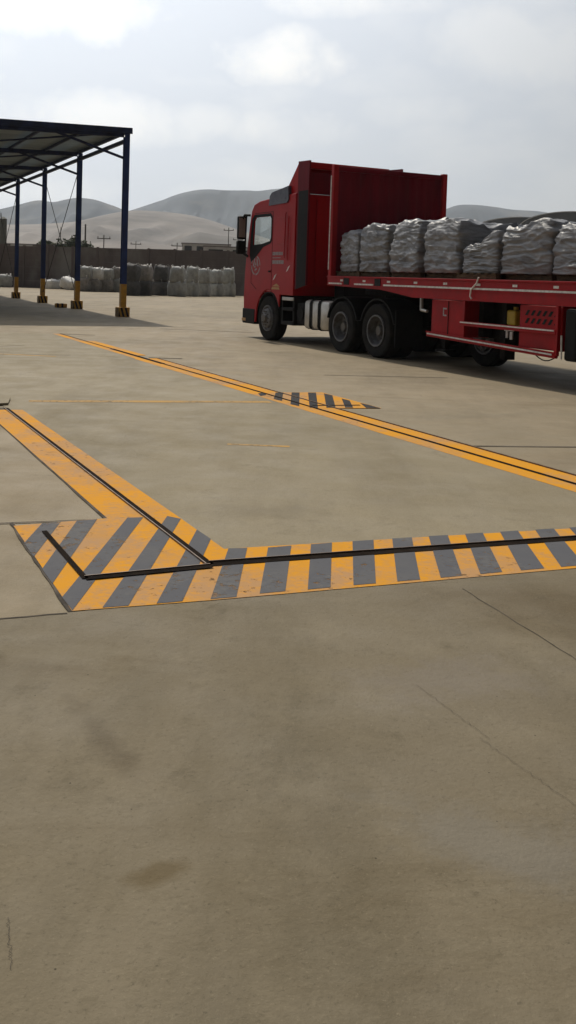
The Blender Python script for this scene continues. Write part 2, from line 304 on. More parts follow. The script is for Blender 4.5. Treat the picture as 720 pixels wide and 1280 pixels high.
# roof sheets let some daylight through
_t = M['sheet'].node_tree; _b = _t.nodes['Principled BSDF']; _tl = _t.nodes.new('ShaderNodeBsdfTranslucent'); _mx = _t.nodes.new('ShaderNodeMixShader'); _tl.inputs[0].default_value = (.30, .36, .40, 1)
_w = _t.nodes.new('ShaderNodeTexWave'); _w.wave_type = 'BANDS'; _w.bands_direction = 'Y'; _w.inputs['Scale'].default_value = .18; _w.inputs['Distortion'].default_value = .0; _co = _t.nodes.new('ShaderNodeTexCoord'); _t.links.new(_co.outputs['Object'], _w.inputs['Vector'])
_r = _t.nodes.new('ShaderNodeMapRange'); _r.inputs[1].default_value = .6; _r.inputs[2].default_value = .62; _r.inputs[3].default_value = .12; _r.inputs[4].default_value = .32; _t.links.new(_w.outputs[0], _r.inputs[0]); _t.links.new(_r.outputs[0], _mx.inputs[0])
_t.links.new(_b.outputs[0], _mx.inputs[1]); _t.links.new(_tl.outputs[0], _mx.inputs[2]); _t.links.new(_mx.outputs[0], _t.nodes['Material Output'].inputs[0])

gl = bpy.data.materials.new('window_glass'); gl.use_nodes = True; t = gl.node_tree; t.nodes.clear()
tr = t.nodes.new('ShaderNodeBsdfTransparent'); tr.inputs[0].default_value = (.97, .99, .98, 1); gs = t.nodes.new('ShaderNodeBsdfGlossy'); gs.inputs['Roughness'].default_value = .05
fr = t.nodes.new('ShaderNodeFresnel'); fr.inputs[0].default_value = 1.45; mx = t.nodes.new('ShaderNodeMixShader'); ou = t.nodes.new('ShaderNodeOutputMaterial')
mx.inputs[0].default_value = .07; t.links.new(tr.outputs[0], mx.inputs[1]); t.links.new(gs.outputs[0], mx.inputs[2]); t.links.new(mx.outputs[0], ou.inputs[0]); M['glass'] = gl

def wrapmat(name, c1, c2):
    W_ = bpy.data.materials.new(name); W_.use_nodes = True; t = W_.node_tree; b = t.nodes['Principled BSDF']; Nn, Ll = t.nodes.new, t.links.new
    co = Nn('ShaderNodeTexCoord')
    def nz(sc, st, d=7, dist=0.):
        mp = Nn('ShaderNodeMapping'); mp.inputs['Scale'].default_value = st; mp.inputs['Rotation'].default_value = (R(9), R(6), 0); Ll(co.outputs['Object'], mp.inputs[0])
        n = Nn('ShaderNodeTexNoise'); n.inputs['Scale'].default_value = sc; n.inputs['Detail'].default_value = d; n.inputs['Roughness'].default_value = .62; n.inputs['Distortion'].default_value = dist
        Ll(mp.outputs[0], n.inputs['Vector']); return n.outputs[0]
    a = nz(2.2, (1, 1, 2.5)); r = Nn('ShaderNodeMapRange'); r.inputs[1].default_value = .35; r.inputs[2].default_value = .65; Ll(a, r.inputs[0])
    mx = Nn('ShaderNodeMix'); mx.data_type = 'RGBA'; mx.inputs[6].default_value = (*c1, 1); mx.inputs[7].default_value = (*c2, 1); Ll(r.outputs[0], mx.inputs[0]); Ll(mx.outputs[2], b.inputs['Base Color'])
    b.inputs['Roughness'].default_value = .44; b.inputs['Specular IOR Level'].default_value = .4
    w = nz(1.3, (1, 1, 12), 8, 1.6)
    bp = Nn('ShaderNodeBump'); bp.inputs['Strength'].default_value = .5; bp.inputs['Distance'].default_value = .03; Ll(w, bp.inputs['Height']); Ll(bp.outputs[0], b.inputs['Normal'])
    return W_
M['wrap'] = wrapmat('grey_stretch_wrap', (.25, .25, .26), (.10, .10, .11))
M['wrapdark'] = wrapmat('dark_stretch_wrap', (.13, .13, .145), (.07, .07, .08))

# ================================================================= SETTING
# desert ground reaching the horizon, then the concrete yard a little above it
b = MB(); b.poly([(-2550, -280, -.06), (2550, -280, -.06), (2550, 2550, -.06), (-2550, 2550, -.06)])
tag(b.build('desert_ground', M['sand']), kind='structure')
b = MB(); b.poly([(-90, -12, 0), (70, -12, 0), (70, 92, 0), (-90, 92, 0)])
tag(b.build('concrete_yard', M['yard']), kind='structure')
def P3(v, z): return (v[0], v[1], z)
def gp(lst, z): return [P3(G(x, y), z) for x, y in lst]
# browner apron slab nearest the camera, its colour also darkened in place of vignetting
e1, e2 = G(-260, 796), G(91, 766); e3 = G(720, 711.5)
dn = (e3-e2).normalized()
b = MB(); b.poly([P3(e1, .004), (e1.x-.5, -6, .004), (12, -6, .004), P3(e3+dn*7, .004), P3(e3, .004), P3(e2, .004)])
tag(b.build('apron_slab', M['fore']), kind='structure')
# joints in the slabs
def strip(pts, w, z, mb):
    for p, q in zip(pts, pts[1:]):
        p, q = Vector(p), Vector(q); d = (q-p).normalized(); n = Vector((-d.y, d.x, 0))*w/2
        mb.poly([P3(p-n, z), P3(q-n, z), P3(q+n, z), P3(p+n, z)])
def wob(p, q, n, a, seed):
    p, q = Vector(p), Vector(q); d = (q-p); nn = Vector((-d.y, d.x, 0)).normalized()
    return [p+d*(i/n)+nn*(noise.noise(Vector((i*.9, seed, 0)))*a if 0 < i < n else 0) for i in range(n+1)]
b = MB()
for k, (p, q, w) in enumerate([((-300, 800), (84, 768), .012), ((578, 737), (760, 851), .004), ((-200, 663), (133, 650), .016),
                ((592, 558), (900, 561), .03), ((60, 444), (88, 444.4), .05), ((186, 447.4), (228, 448.6), .07), ((-200, 442), (58, 443.8), .02),
                ((76, 417.5), (119, 419.3), .07), ((200, 411), (319, 416), .06), ((405, 469), (560, 472.5), .035), ((533, 459.6), (800, 473), .03), ((-60, 436), (30, 432), .03),
                ((14, 655), (89, 766), .022), ((133, 650), (-20, 512), .022)]):
    strip(wob(G(*p), G(*q), 14, .012, k*3.3), w, .0058, b)
tag(b.build('slab_joints', M['joint']), kind='structure')
# hairline cracks in the apron
b = MB()
for k, (p, q) in enumerate([((520, 858), (612, 926)), ((600, 925), (720, 1010)), ((10, 1150), (14, 1215))]):
    strip(wob(G(*p), G(*q), 22, .012, 40+k*5.1), .0012, .0078, b)
tag(b.build('pavement_cracks', M['joint']), kind='structure')

# ---- weighbridge: deck, painted border, gaps and steel edging
wb = empty('weighbridge', G(263, 707.5), 0, 'flush concrete truck scale with orange border and striped corners in the yard', 'weighbridge')
OFF = -G(263, 707.5)
def wpart(mb, name, mat, **k):
    bmesh.ops.translate(mb.b, verts=mb.b.verts, vec=OFF); return mb.build(name, mat, wb, norm=False, **k)
s0, s1 = G(8, 511), G(263, 707.5); f0, f1 = G(75, 417.5), G(720, 606.3)
ax = (s1-s0).normalized(); nd = (G(720, 675)-s1).normalized()
fd = (f1-f0).normalized(); 
_k = ((s1.x-f0.x)*nd.y-(s1.y-f0.y)*nd.x)/(fd.x*nd.y-fd.y*nd.x); f1 = f0+fd*_k; NL = (f1-s1).length
sfar = s0-ax*13.2
b = MB(); b.poly([P3(s1, .005), P3(f1, .005), P3(f0, .005), P3(sfar, .005)])
wpart(b, 'deck', M['deck'])
zO, zS, zK = .0065, .0080, .0098
b = MB()
b.poly(gp([(17, 658.5), (90, 765.5), (263, 752), (263, 707), (220, 645), (134, 649)], zO))                       # corner pad
b.poly(gp([(220, 645), (263, 707), (280, 687.5)], zO))
b.poly(gp([(263, 752), (760, 708), (760, 659), (280, 687.5), (263, 707)], zO))
b.poly(gp([(134, 649), (220, 645), (28, 513), (-20, 513)], zO))                                                  # long left band
b.poly(gp([(-300, 385), (-20, 513), (28, 513), (-232, 385)], zO)) if False else None
nn = Vector((-fd.y, fd.x, 0))
for (a0, a1, w1, w2) in ((0, 6.6, .0, .17), (2.3, 6.0, -.22, -.03), (6.6, (f1-f0).length+.3, -.22, .20)):
    b.poly([P3(f0+fd*a0-nn*w2, zO), P3(f0+fd*a1-nn*w2, zO), P3(f0+fd*a1-nn*w1, zO), P3(f0+fd*a0-nn*w1, zO)])
wpart(b, 'painted_border', M['orange'])
def z6(x, y): return (x/2, 480+y/2)
def z7(x, y): return (300+x/1.7143, 460+y/1.7143)
stripes = []
for T, B in (((105, 351.5, 152, 347.5), (60, 401, 84, 436)), ((192, 345, 243, 341), (105, 466, 131, 503)), ((318, 337.5, 358, 336), (155, 537, 181, 570)),
             ((418, 333, 452, 340), (256, 563, 321, 558)), ((492, 367, 527, 390.5), (391, 553, 456, 547)), ((571, 414.5, 618, 413), (526, 541.5, 591, 536))):
    stripes.append([z6(T[0], T[1]), z6(T[2], T[3]), z6(B[2], B[3]), z6(B[0], B[1])])
for T, B in (((60, 387.6, 110, 383.5), (42, 486.5, 97, 481.5)), ((152, 380.5, 197, 377), (145, 478, 194, 473)), ((241, 374, 286, 371), (243, 468.5, 291, 464.5)),
             ((326, 368, 368, 365.5), (337, 460.5, 386, 456.5)), ((404, 363, 445, 360.5), (430, 452.5, 476, 448)), ((482, 358, 520, 355.5), (515, 444.5, 562, 440)),
             ((557, 353.5, 595, 351), (602, 436.5, 652, 432)), ((632, 349, 672, 346.5), (688, 429, 738, 425)), ((705, 344.5, 742, 342), (775, 421, 820, 417))):
    stripes.append([z7(T[0], T[1]), z7(T[2], T[3]), z7(B[2], B[3]), z7(B[0], B[1])])
b = MB()
for s_ in stripes: b.poly(gp(s_, zS))
wpart(b, 'hazard_stripe', M['grey'])
# far pad
def z8(x, y): return (310+x/4., 480+y/4.)
b = MB(); b.poly(gp([z8(50, 44), z8(150, 44), z8(370, 44), z8(668, 124), z8(310, 124), z8(130, 76)], .0073)); wpart(b, 'striped_pad', M['orange'])
b = MB()
for qd in ([(50, 50), (80, 46), (92, 58), (62, 63)], [(138, 46), (176, 45), (170, 88), (128, 78)], [(218, 45), (258, 46), (256, 114), (212, 104)],
           [(300, 46), (340, 46), (350, 122), (308, 122)], [(380, 50), (422, 60), (438, 122), (392, 122)], [(468, 76), (508, 86), (526, 122), (486, 122)], [(560, 98), (600, 107), (662, 124), (590, 123)]):
    b.poly(gp([z8(*p) for p in qd], .0088))
wpart(b, 'striped_pad_bars', M['black_paint'])
# open gaps, drawn as flat black strips in place of the shade inside
def taper(mb, p, q, w, z): strip([p, q], w, z, mb)
for p_, q_, w_ in ((s0, s1, .038), (G(-30, 512), s0, .05), (s1, f1, .062), (G(55, 666), G(107, 726), .030), (G(107, 726), G(265, 710.5), .046),
                   (f0, f0+fd*4.5, .03), (f0+fd*4.5, f0+fd*7.6, .085), (f0+fd*7.6, f1, .045), (G(390, 507.8), G(450, 507.3), .06)):
    b = MB(); strip([p_, q_], w_, zK+(.003 if w_ in (.030, .046) else 0), b); wpart(b, 'expansion_gap', M['slot'])
# steel angles beside the gaps, a centimetre proud
def angle(p, q, off, w=.006, h=.014, mt='angle'):
    p, q = Vector(p), Vector(q); d = (q-p).normalized(); n = Vector((-d.y, d.x, 0)); b = MB()
    b.bar(P3(p+n*off, h/2+.004), P3(q+n*off, h/2+.004), w, h); wpart(b, 'steel_edging', M[mt])
angle(s0, s1, -.024); angle(s1, f1, .036)
angle(G(107, 726), G(265, 710.5), .028)
angle(f0+fd*6.6, f1, .225, .008)
# cover plates at the far end of the near side
b = MB(); b.slab([P3(G(*p), 0) for p in ((-12, 508), (10, 507), (13, 500), (-12, 499))], .005, .03); wpart(b, 'cover_plate', M['deck'])
# faded lines across the deck
for p_, q_, w_ in (((36, 502), (338, 503), .17), ((284, 556), (362, 559), .07), ((-40, 441), (70, 446), .1)):
    b = MB(); strip([G(*p_), G(*q_)], w_, .0066, b); wpart(b, 'faded_line', M['faint'])

# ---- hills
def ridge(name, prof, Y, front, back, mat, rough=.10, base=-2, seed=0):
    """one hill: a ridge with slopes falling towards and away from the yard"""
    pts = [at(x, y, Y) for x, y in prof]; nu, nv = 150, 26
    xs = [p.x for p in pts]; x0, x1 = xs[0], xs[-1]
    bm = bmesh.new(); g = []
    for i in range(nu+1):
        x = x0+(x1-x0)*i/nu; k = 0
        while k < len(xs)-2 and x > xs[k+1]: k += 1
        tt = (x-xs[k])/(xs[k+1]-xs[k]); a0 = pts[max(k-1, 0)].z; a1, a2 = pts[k].z, pts[k+1].z; a3 = pts[min(k+2, len(pts)-1)].z
        h = .5*((2*a1)+(a2-a0)*tt+(2*a0-5*a1+4*a2-a3)*tt*tt+(3*a1-a0-3*a2+a3)*tt**3)
        row = []
        for j in range(nv+1):
            v = j/nv*2-1                        # -1 front foot .. 1 back foot
            w = (1-abs(v))
            sh = w*w*(3-2*w) if v > 0 else w**1.15
            y = Y+(front*v if v < 0 else back*v)
            n = noise.fractal(Vector((x*.012+seed, y*.012, 3)), .8, 2.1, 5)
            gul = abs(noise.noise(Vector((x*.03+seed*2, y*.008, 1))))
            hh = h*sh*(1+rough*0) + h*rough*(n-gul*1.4)*math.sin(math.pi*min(1, w))*1.6
            row.append(bm.verts.new((x, y, max(base, hh+base*(1-w)))))
        g.append(row)
    for i in range(nu):
        for j in range(nv): bm.faces.new((g[i][j], g[i+1][j], g[i+1][j+1], g[i][j+1]))
    mb = MB(); mb.b.free(); mb.b = bm
    tag(mb.build(name, mat, smooth=True, norm=False), kind='structure')
ridge('dark_hill', [(-260, 330), (-160, 296), (-80, 276), (-30, 266), (0, 261.5), (18, 257), (47, 250.5), (67, 252.5), (82, 249.5), (95, 247.3), (108, 248), (120, 250), (135, 255), (152, 261.5), (185, 274), (230, 292), (290, 325), (330, 345)], 1500, 420, 400, M['rock'], seed=1)
ridge('middle_hill', [(60, 330), (110, 290), (145, 270), (160, 264), (180, 257.5), (205, 249.5), (220, 243.5), (235, 239.5), (248, 237.3), (262, 236.6), (280, 237.8), (295, 238), (310, 238), (322, 238.6), (340, 236.5), (380, 234), (430, 240), (480, 252), (530, 272), (600, 310), (660, 345)], 1900, 500, 500, M['rock'], seed=5)
ridge('eastern_hill', [(420, 345), (470, 300), (510, 275), (540, 265), (557, 261.5), (570, 257), (581, 255.8), (597, 256.3), (621, 259), (640, 262), (673, 264), (692, 267), (740, 270), (820, 285), (900, 320), (960, 350)], 1700, 450, 400, M['rock'], seed=9)
ridge('sand_hill', [(-420, 330), (-300, 300), (-150, 290), (-60, 284), (0, 281), (50, 280), (95, 277), (120, 271), (150, 265), (170, 263), (190, 263.6), (222, 266.5), (245, 270.5), (262, 275), (280, 281), (300, 288), (330, 297), (380, 312), (440, 330), (500, 348)], 800, 420, 300, M['sandhill'], seed=14)
ridge('foothill', [(195, 322), (217, 303), (232, 296), (247, 290.5), (258, 291.5), (270, 294), (290, 296), (315, 299), (350, 306), (420, 320), (500, 345)], 480, 120, 160, M['foot'], seed=21)
ridge('low_dune', [(-200, 330), (-100, 312), (-20, 303), (40, 301), (100, 304), (150, 302), (200, 306), (240, 309), (300, 312), (400, 325), (460, 345)], 300, 80, 90, M['sandhill'], seed=31)

# ================================================================= PERIMETER WALL
wa, wc = G(0, 358.0), G(300, 369.5); wd = (wc-wa).normalized(); ang = math.atan2(wd.y, wd.x)
pw = empty('perimeter_wall', wa, ang, 'long dark grey precast concrete wall closing off the back of the yard', 'wall')
Wh = 3.62; seg = 2.35; i0, i1 = -14, 44
b = MB()
for i in range(i0, i1):
    dz = random.uniform(-.02, .02)
    for k in range(6): b.box(i*seg+.02, (i+1)*seg-.02, -.05, .05, k*.6+.002, (k+1)*.6-.002+(dz if k == 5 else 0))
b.build('panel', M['wall'], pw)
b = MB(); b.box(-2.6, .9, -.09, .11, Wh-.02, Wh+.14); b.box(3.2, 5.2, -.09, .11, Wh-.02, Wh+.16)
b.build('coping', M['wall'], pw)
post = None
for i in range(i0, i1+1):
    if post is None:
        b = MB(); b.box(-.09, .09, -.11, .11, 0, Wh+.05, .01); post = b.build('post', M['wall'], pw); o = post
    else: o = post.copy(); C.objects.link(o); o.parent = pw
    o.location = (i*seg, 0, 0)

# ================================================================= BIG BAGS along the wall
def bag_mesh(seed, mat, w=.92, h=1.02, topk=.05, name='big_bag'):
    bm = bmesh.new(); bmesh.ops.create_cube(bm, size=1); bmesh.ops.subdivide_edges(bm, edges=bm.edges, cuts=7, use_grid_fill=True)
    for v in bm.verts:
        x, y, z = v.co*2
        k = 1/max(1e-6, (abs(x)**6+abs(y)**6)**(1/6)) if max(abs(x), abs(y)) > .3 else 1
        m_ = max(abs(x), abs(y)); x, y = x*(k*m_)**.9 if m_ > .3 else x, y*(k*m_)**.9 if m_ > .3 else y
        bul = 1+.10*(1-z*z)-.05*(z > .8)
        nn = noise.noise(Vector((x*1.8+seed*7, y*1.8, z*2.2)))
        fo = noise.noise(Vector((x*5+seed*3, y*5, z*3)))
        px_, py_ = x*w/2*bul*(1+.07*nn), y*w/2*bul*(1+.07*nn)
        pz = (z+1)/2*h
        if z > .9: pz += topk*(1-max(abs(x), abs(y)))*2 + .07*fo + .05*nn
        pz += .03*nn*(z > 0)
        v.co = (px_+.02*fo, py_+.02*fo, max(0, pz))
    me = bpy.data.meshes.new(name); bm.to_mesh(me); bm.free(); me.materials.append(mat); me.polygons.foreach_set('use_smooth', [True]*len(me.polygons)); return me
def loop_mesh(seed, mat, w=.92, h=1.02):
    rnd = random.Random(seed); out = []
    for sx in (-1, 1):
        for sy in (-1, 1):
            b = MB(); cx, cy = sx*w*.36, sy*w*.36; a = rnd.uniform(0, 3.1); hh = rnd.uniform(.10, .24); r = .1
            p = [Vector((cx+math.cos(a)*r*c_, cy+math.sin(a)*r*c_+rnd.uniform(-.03, .03), h-.04+hh*s_)) for c_, s_ in ((-1, 0), (-.8, .7), (0, 1), (.8, .7), (1, 0))]
            for u, v in zip(p, p[1:]): b.bar(u, v, .075, .02)
            bmesh.ops.recalc_face_normals(b.b, faces=b.b.faces)
            me = bpy.data.meshes.new('lifting_loop'); b.b.to_mesh(me); b.b.free(); me.materials.append(mat); out.append(me)
    return out
bags = {}
for key in ('bagwhite', 'baggrey', 'bagbrown', 'bagdark'):
    bags[key] = [(bag_mesh(i*3+len(key), M[key]), loop_mesh(i, M['bagwhite'] if key != 'bagdark' else M['bagbrown'])) for i in range(4)]
nb = [0]
def bag(px, py, key, label, tier=0, dy=0., sc=1., w=1., tilt=0., group='big bags stacked along the wall'):
    """px = centre of the bag in the row, py = its foot line on the ground"""
    g = G(px, py); nb[0] += 1; me, lm = bags[key][nb[0] % 4]; rnd = random.Random(nb[0])
    o = bpy.data.objects.new('big_bag', me); C.objects.link(o)
    o.location = g+Vector((0, dy, tier*1.0*sc+.0)); o.rotation_euler = (tilt+rnd.uniform(-.04, .04), rnd.uniform(-.05, .05), ang+rnd.uniform(-.3, .3)); o.scale = (w*rnd.uniform(.93, 1.05), w*rnd.uniform(.93, 1.05), sc*rnd.uniform(.88, 1.06))
    tag(o, label, 'big bag', group)
    for lme in lm: l = bpy.data.objects.new('lifting_loop', lme); C.objects.link(l); l.parent = o
    return o
bag(4.5, 359, 'baggrey', 'grey big bag alone at the far left edge behind the first canopy post', sc=1.02, w=1.2)
bag(64.5, 361, 'bagwhite', 'slumped white big bag on the ground right of the second canopy post', sc=.72, w=1.25)
o = bag(84, 362.3, 'bagwhite', 'tipped over white big bag just left of the third canopy post', sc=.85, w=1.15, tilt=.0); o.rotation_euler = (.15, R(24), ang); o.location.z += .18
for px, nm in ((71, 'left'), (83, 'middle'), (94, 'right')):
    for tr in (0, 1): bag(px, 358.9, 'bagbrown', f'{["lower","upper"][tr]} brownish big bag of the {nm} stack behind the two slumped white bags', tr, sc=.98, w=1.0)
for px, nm in ((105.5, 'closest right of the third canopy post'), (119, 'second right of the third canopy post'), (133.5, 'third right of the third canopy post'), (147, 'closest left of the fourth canopy post')):
    for tr in (0, 1): bag(px+(1.2 if tr else 0), 364.2+(px-105)*.02, 'bagbrown' if (tr == 0) ^ (px > 140) else ('bagwhite' if 115 < px < 125 else 'baggrey'), f'{["lower","upper"][tr]} dusty big bag in the stack {nm}', tr, sc=1.0 if tr == 0 else .93, w=1.0)
for px, nm in ((163, 'right behind the fourth canopy post'), (179, 'with ragged top, middle of the dark stacks'), (201, 'at the right end of the dark stacks')):
    for tr in (0, 1): bag(px, 369.3, 'bagdark' if not (tr and 170 < px < 190) else 'bagbrown', f'{["lower","upper"][tr]} dark big bag in the stack {nm}', tr, w=1.12 if px > 190 else 1.1, sc=1.05 if px > 190 else 1.0)
for i, px in enumerate((221, 239.5, 254.5, 270, 285)):
    od = ['leftmost', 'second from left', 'middle', 'second from right', 'rightmost'][i]
    for tr in (0, 1): bag(px, 370.4, 'baggrey', f'{["lower","upper"][tr]} bag of the {od} stack among five tidy pale grey stacks', tr, w=.93 if i else 1.05)

# ================================================================= BEYOND THE WALL
def tree(px, ptop, Y, hw, label, n=900, seed=0):
    top = at(px, ptop, Y); rnd = random.Random(seed)
    root = empty('tree', (top.x, Y, -.06), 0, label, 'tree', 'trees behind the wall')
    h = top.z
    b = MB(); b.rod((0, 0, 0), (.1, 0, h*.55), .16, .09, 8)
    for k in range(6): a = k*1.05; b.rod((.05, 0, h*(.3+.04*k)), (math.cos(a)*hw*.6, math.sin(a)*hw*.6, h*(.6+.05*k)), .07, .03, 6)
    b.build('trunk', M['bark'], root)
    b = MB(); cl = [(rnd.uniform(-hw, hw)*.75, rnd.uniform(-hw, hw)*.7, h*rnd.uniform(.42, .86), rnd.uniform(.35, .6)*hw) for _ in range(11)]
    for k in range(n):
        cx, cy, cz, r = cl[k % len(cl)]; d = Vector((rnd.gauss(0, 1), rnd.gauss(0, 1), rnd.gauss(0, .8))).normalized()*r*rnd.random()**.4
        p = Vector((cx, cy, cz))+d; s = rnd.uniform(.07, .16); q = Matrix.Rotation(rnd.uniform(0, 6.3), 3, Vector((rnd.gauss(0, 1), rnd.gauss(0, 1), rnd.gauss(0, 1))).normalized())
        b.poly([p+q@Vector(c)*s for c in ((-1, -.6, 0), (1, -.6, 0), (1.2, .6, .1), (-.8, .7, 0))])
    b.build('crown', M['leaf'], root, norm=False)
tree(67, 294.5, 96, 1.3, 'low dark green tree behind the wall, left of the three', 1500, 1)
tree(82, 290.5, 98, 1.7, 'tallest dark green tree behind the wall between two canopy posts', 2400, 2)
tree(101, 291.5, 97, 1.4, 'dark green tree behind the wall hidden partly by the third post', 1800, 3)
def polething(px, ytop, Y, r, label, cross=True):
    t_ = at(px, ytop, Y); root = empty('utility_pole', (t_.x, Y, -.06), 0, label, 'pole', 'poles beyond the wall')
    b = MB(); b.rod((0, 0, 0), (0, 0, t_.z), r*.7, r*.5, 8); b.build('pole', M['pole'], root)
    if cross:
        b = MB(); b.bar((-.9, 0, t_.z-.5), (.9, 0, t_.z-.5), .12); [b.rod((x, 0, t_.z-.45), (x, 0, t_.z-.2), .05) for x in (-.8, 0, .8)]; b.build('crossarm', M['pole'], root)
polething(107, 279.5, 100, .16, 'thick dark pole rising beside the third canopy post beyond the wall', False)
polething(130, 293, 130, .13, 'thin pole with crossarm between the third and fourth canopy posts')
polething(76, 283, 105, .06, 'slender mast among the trees behind the wall', False)
polething(221.5, 303, 150, .12, 'short pole beyond the wall above the leftmost pale bag stack')
polething(286, 284, 170, .13, 'tall pole with crossarm beyond the wall near the truck cab')
polething(297.5, 296, 175, .11, 'shorter pole with crossarm just left of the truck cab')
polething(170, 301, 160, .1, 'short pole beyond the wall just right of the fourth canopy post')
# dark tank at the left edge
tk = at(4, 273, 110); root = empty('storage_tank', (tk.x, 110, -.06), 0, 'dark cylindrical tank rising above the wall at the far left edge', 'tank')
b = MB(); b.rod((0, 0, 0), (0, 0, tk.z), .42, n=24); b.build('shell', M['tankgrey'], root, smooth=True)
b = MB(); b.rod((0, 0, tk.z), (0, 0, tk.z+.25), .44, .1, 24); b.rod((-.2, 0, tk.z+.2), (-.25, 0, tk.z+.7), .04); b.build('cap', M['tankgrey'], root)
# small buildings
def house(px, py, Y, w, d, label, wins):
    p = at(px, py, Y); root = empty('small_building', (p.x, Y, -.06), .1, label, 'building', 'small buildings beyond the wall')
    h = p.z; b = MB(); b.box(-w/2, w/2, 0, d, 0, h); b.build('wall', M['plaster'], root)
    b = MB(); b.box(-w/2-.15, w/2+.15, -.15, d+.15, h, h+.18); b.build('roof', M['wall'], root)
    for k in range(wins):
        x = -w/2+w*(k+.5)/wins; b = MB(); b.box(x-w/wins*.3, x+w/wins*.3, -.04, -.005, h-1.2, h-.35); b.build('window', M['black'], root)
house(258, 305.2, 170, 8.5, 6, 'pale low building with four dark windows beyond the wall', 4)
house(285, 309, 150, 7.5, 5, 'dull low shed beyond the wall left of the truck cab', 2)
house(20, 305.0, 200, 9, 5, 'white low building beyond the wall between the first two canopy posts', 3)
# barrel-vaulted storage sheds on the right
for k, (px, py, Y, R_, lab) in enumerate(((652, 271.5, 190, 10.5, 'left of the three dark arched sheds behind the loaded trailer'), (716, 264.5, 184, 10, 'middle of the three dark arched sheds behind the loaded trailer'), (800, 262, 178, 11, 'right of the three dark arched sheds, nearest the picture edge'))):
    p = at(px, py, Y); root = empty('arched_shed', (p.x, Y, -.06), R(-20), lab, 'shed', 'arched sheds behind the trailer')
    b = MB(); n = 20; rise = R_*.34; h0 = p.z-rise
    arc = [(math.cos(math.pi*(1-i/n))*R_, h0+math.sin(math.pi*i/n)*rise) for i in range(n+1)]
    outer = [(-R_, 0)]+arc+[(R_, 0)]
    b.prism(outer, 0, 30); b.build('shell', M['tarp'], root, smooth=True)
    b = MB()
    for y in (-.1, 15, 30.1):
        for (x0, z0), (x1, z1) in zip(arc, arc[1:]): b.bar((x0, y, z0+.06), (x1, y, z1+.06), .3, .16)
    b.build('rib', M['tarpedge'], root)

# ================================================================= CANOPY
A = R(26.2); cu = Vector((-math.sin(A), math.cos(A), 0))
P4 = G(153, 396); cano = empty('steel_canopy', P4, math.atan2(cu.y, cu.x), 'open blue steel canopy with corrugated roof on slim posts at left', 'canopy')
# local x runs away along the posts, local y to the left (under the roof)
EH = 6.10; WID = 11.0; drop = .03; SP = [-.0, 6.45, 13.0, 19.6, 26.2, 32.8]
def zr(y): return EH+.22-drop*y
for y in (0, WID-.4):
    for i, x in enumerate(SP):
        if y > 1 and i < 0: continue
        b = MB()   # H section column
        b.box(x-.10, x-.085, y-.09, y+.09, .36, EH+.1-.03*y); b.box(x+.085, x+.10, y-.09, y+.09, .36, EH-.03*y); b.box(x-.085, x+.085, y-.006, y+.006, .36, EH-.03*y)
        c = b.build('post', M['blue'], cano)
        b = MB(); b.box(x-.107, x+.107, y-.097, y+.097, .33, 1.12, .004); b.build('painted_foot', M['postyellow'], c)
        b = MB(); b.box(x-.2, x+.2, y-.2, y+.2, 0, .335, .02); pd = b.build('pedestal', M['postyellow'], c)
        b = MB()
        for k in range(3):
            o_ = -.17+k*.15
            for (yy, sgn) in ((y-.2025, 1), (y+.2025, 1)):
                vs = [(x+o_, yy, .015), (x+o_+.075, yy, .015), (x+o_+.16, yy, .315), (x+o_+.085, yy, .315)]
                vs = [(min(x+.197, a_), bb, cc) for a_, bb, cc in vs]; b.poly(vs)
            for xx in (x-.2025, x+.2025):
                vs = [(xx, y+o_, .015), (xx, y+o_+.075, .015), (xx, y+o_+.16, .315), (xx, y+o_+.085, .315)]
                vs = [(a_, min(y+.197, bb), cc) for a_, bb, cc in vs]; b.poly(vs)
        b.build('stripes', M['black_paint'], pd)
for y in (0, WID-.4):
    b = MB(); b.box(SP[0]-.0, SP[-1]+.1, y-.05, y+.05, EH-.19-.03*y, EH-.07-.03*y); b.build('tie_beam', M['navy'], cano)
    b = MB(); b.box(SP[0]-.1, SP[-1]+.1, y-.06, y+.06, EH+.11-.03*y, EH+.20-.03*y); b.build('eave_beam', M['navy'], cano)
    for x in SP:
        sg = 1 if y < 1 else -1
        b = MB(); b.bar((x, y+sg*.1, EH-.72-.03*y), (x, y+sg*2.5, EH-.02-.03*y), .06, .08); b.build('brace', M['navy'], cano)
for x in SP:
    b = MB(); b.bar((x, .1, EH+.06), (x, WID-.5, EH+.06-.03*WID), .10, .17); b.build('rafter', M['navy'], cano)
for i in range(5):
    b = MB(); xa, xb = SP[i], SP[i+1]
    b.bar((xa, .3, EH+.10), (xb, WID*.5, EH+.10-.03*WID*.5), .06); b.bar((xb, WID*.5, EH+.10-.03*WID*.5), (xa, WID-.6, EH+.1-.03*WID), .06)
    b.build('roof_bracing', M['navy'], cano)
b = MB(); k = 0
for y in [j*1.35+.02 for j in range(9)]: b.box(-.12, 33.2, y-.03, y+.03, zr(y)-.12, zr(y)-.015)
b.build('purlins', M['navy'], cano)
b = MB()
nx = 220; X0, X1 = -.16, 33.3
prof = []
for i in range(nx+1):
    x = X0+(X1-X0)*i/nx; prof.append((x, .035*(1 if (i % 4) in (0, 1) else 0)))
ra = [b.b.verts.new((x, -.12, zr(-.12)+d)) for x, d in prof]; rb = [b.b.verts.new((x, WID, zr(WID)+d)) for x, d in prof]
for i in range(nx): b.b.faces.new((ra[i], ra[i+1], rb[i+1], rb[i]))
e = bmesh.ops.extrude_face_region(b.b, geom=list(b.b.faces)); [setattr(v.co, 'z', v.co.z+.006) for v in e['geom'] if isinstance(v, bmesh.types.BMVert)]
b.build('roof_sheet', M['sheet'], cano)
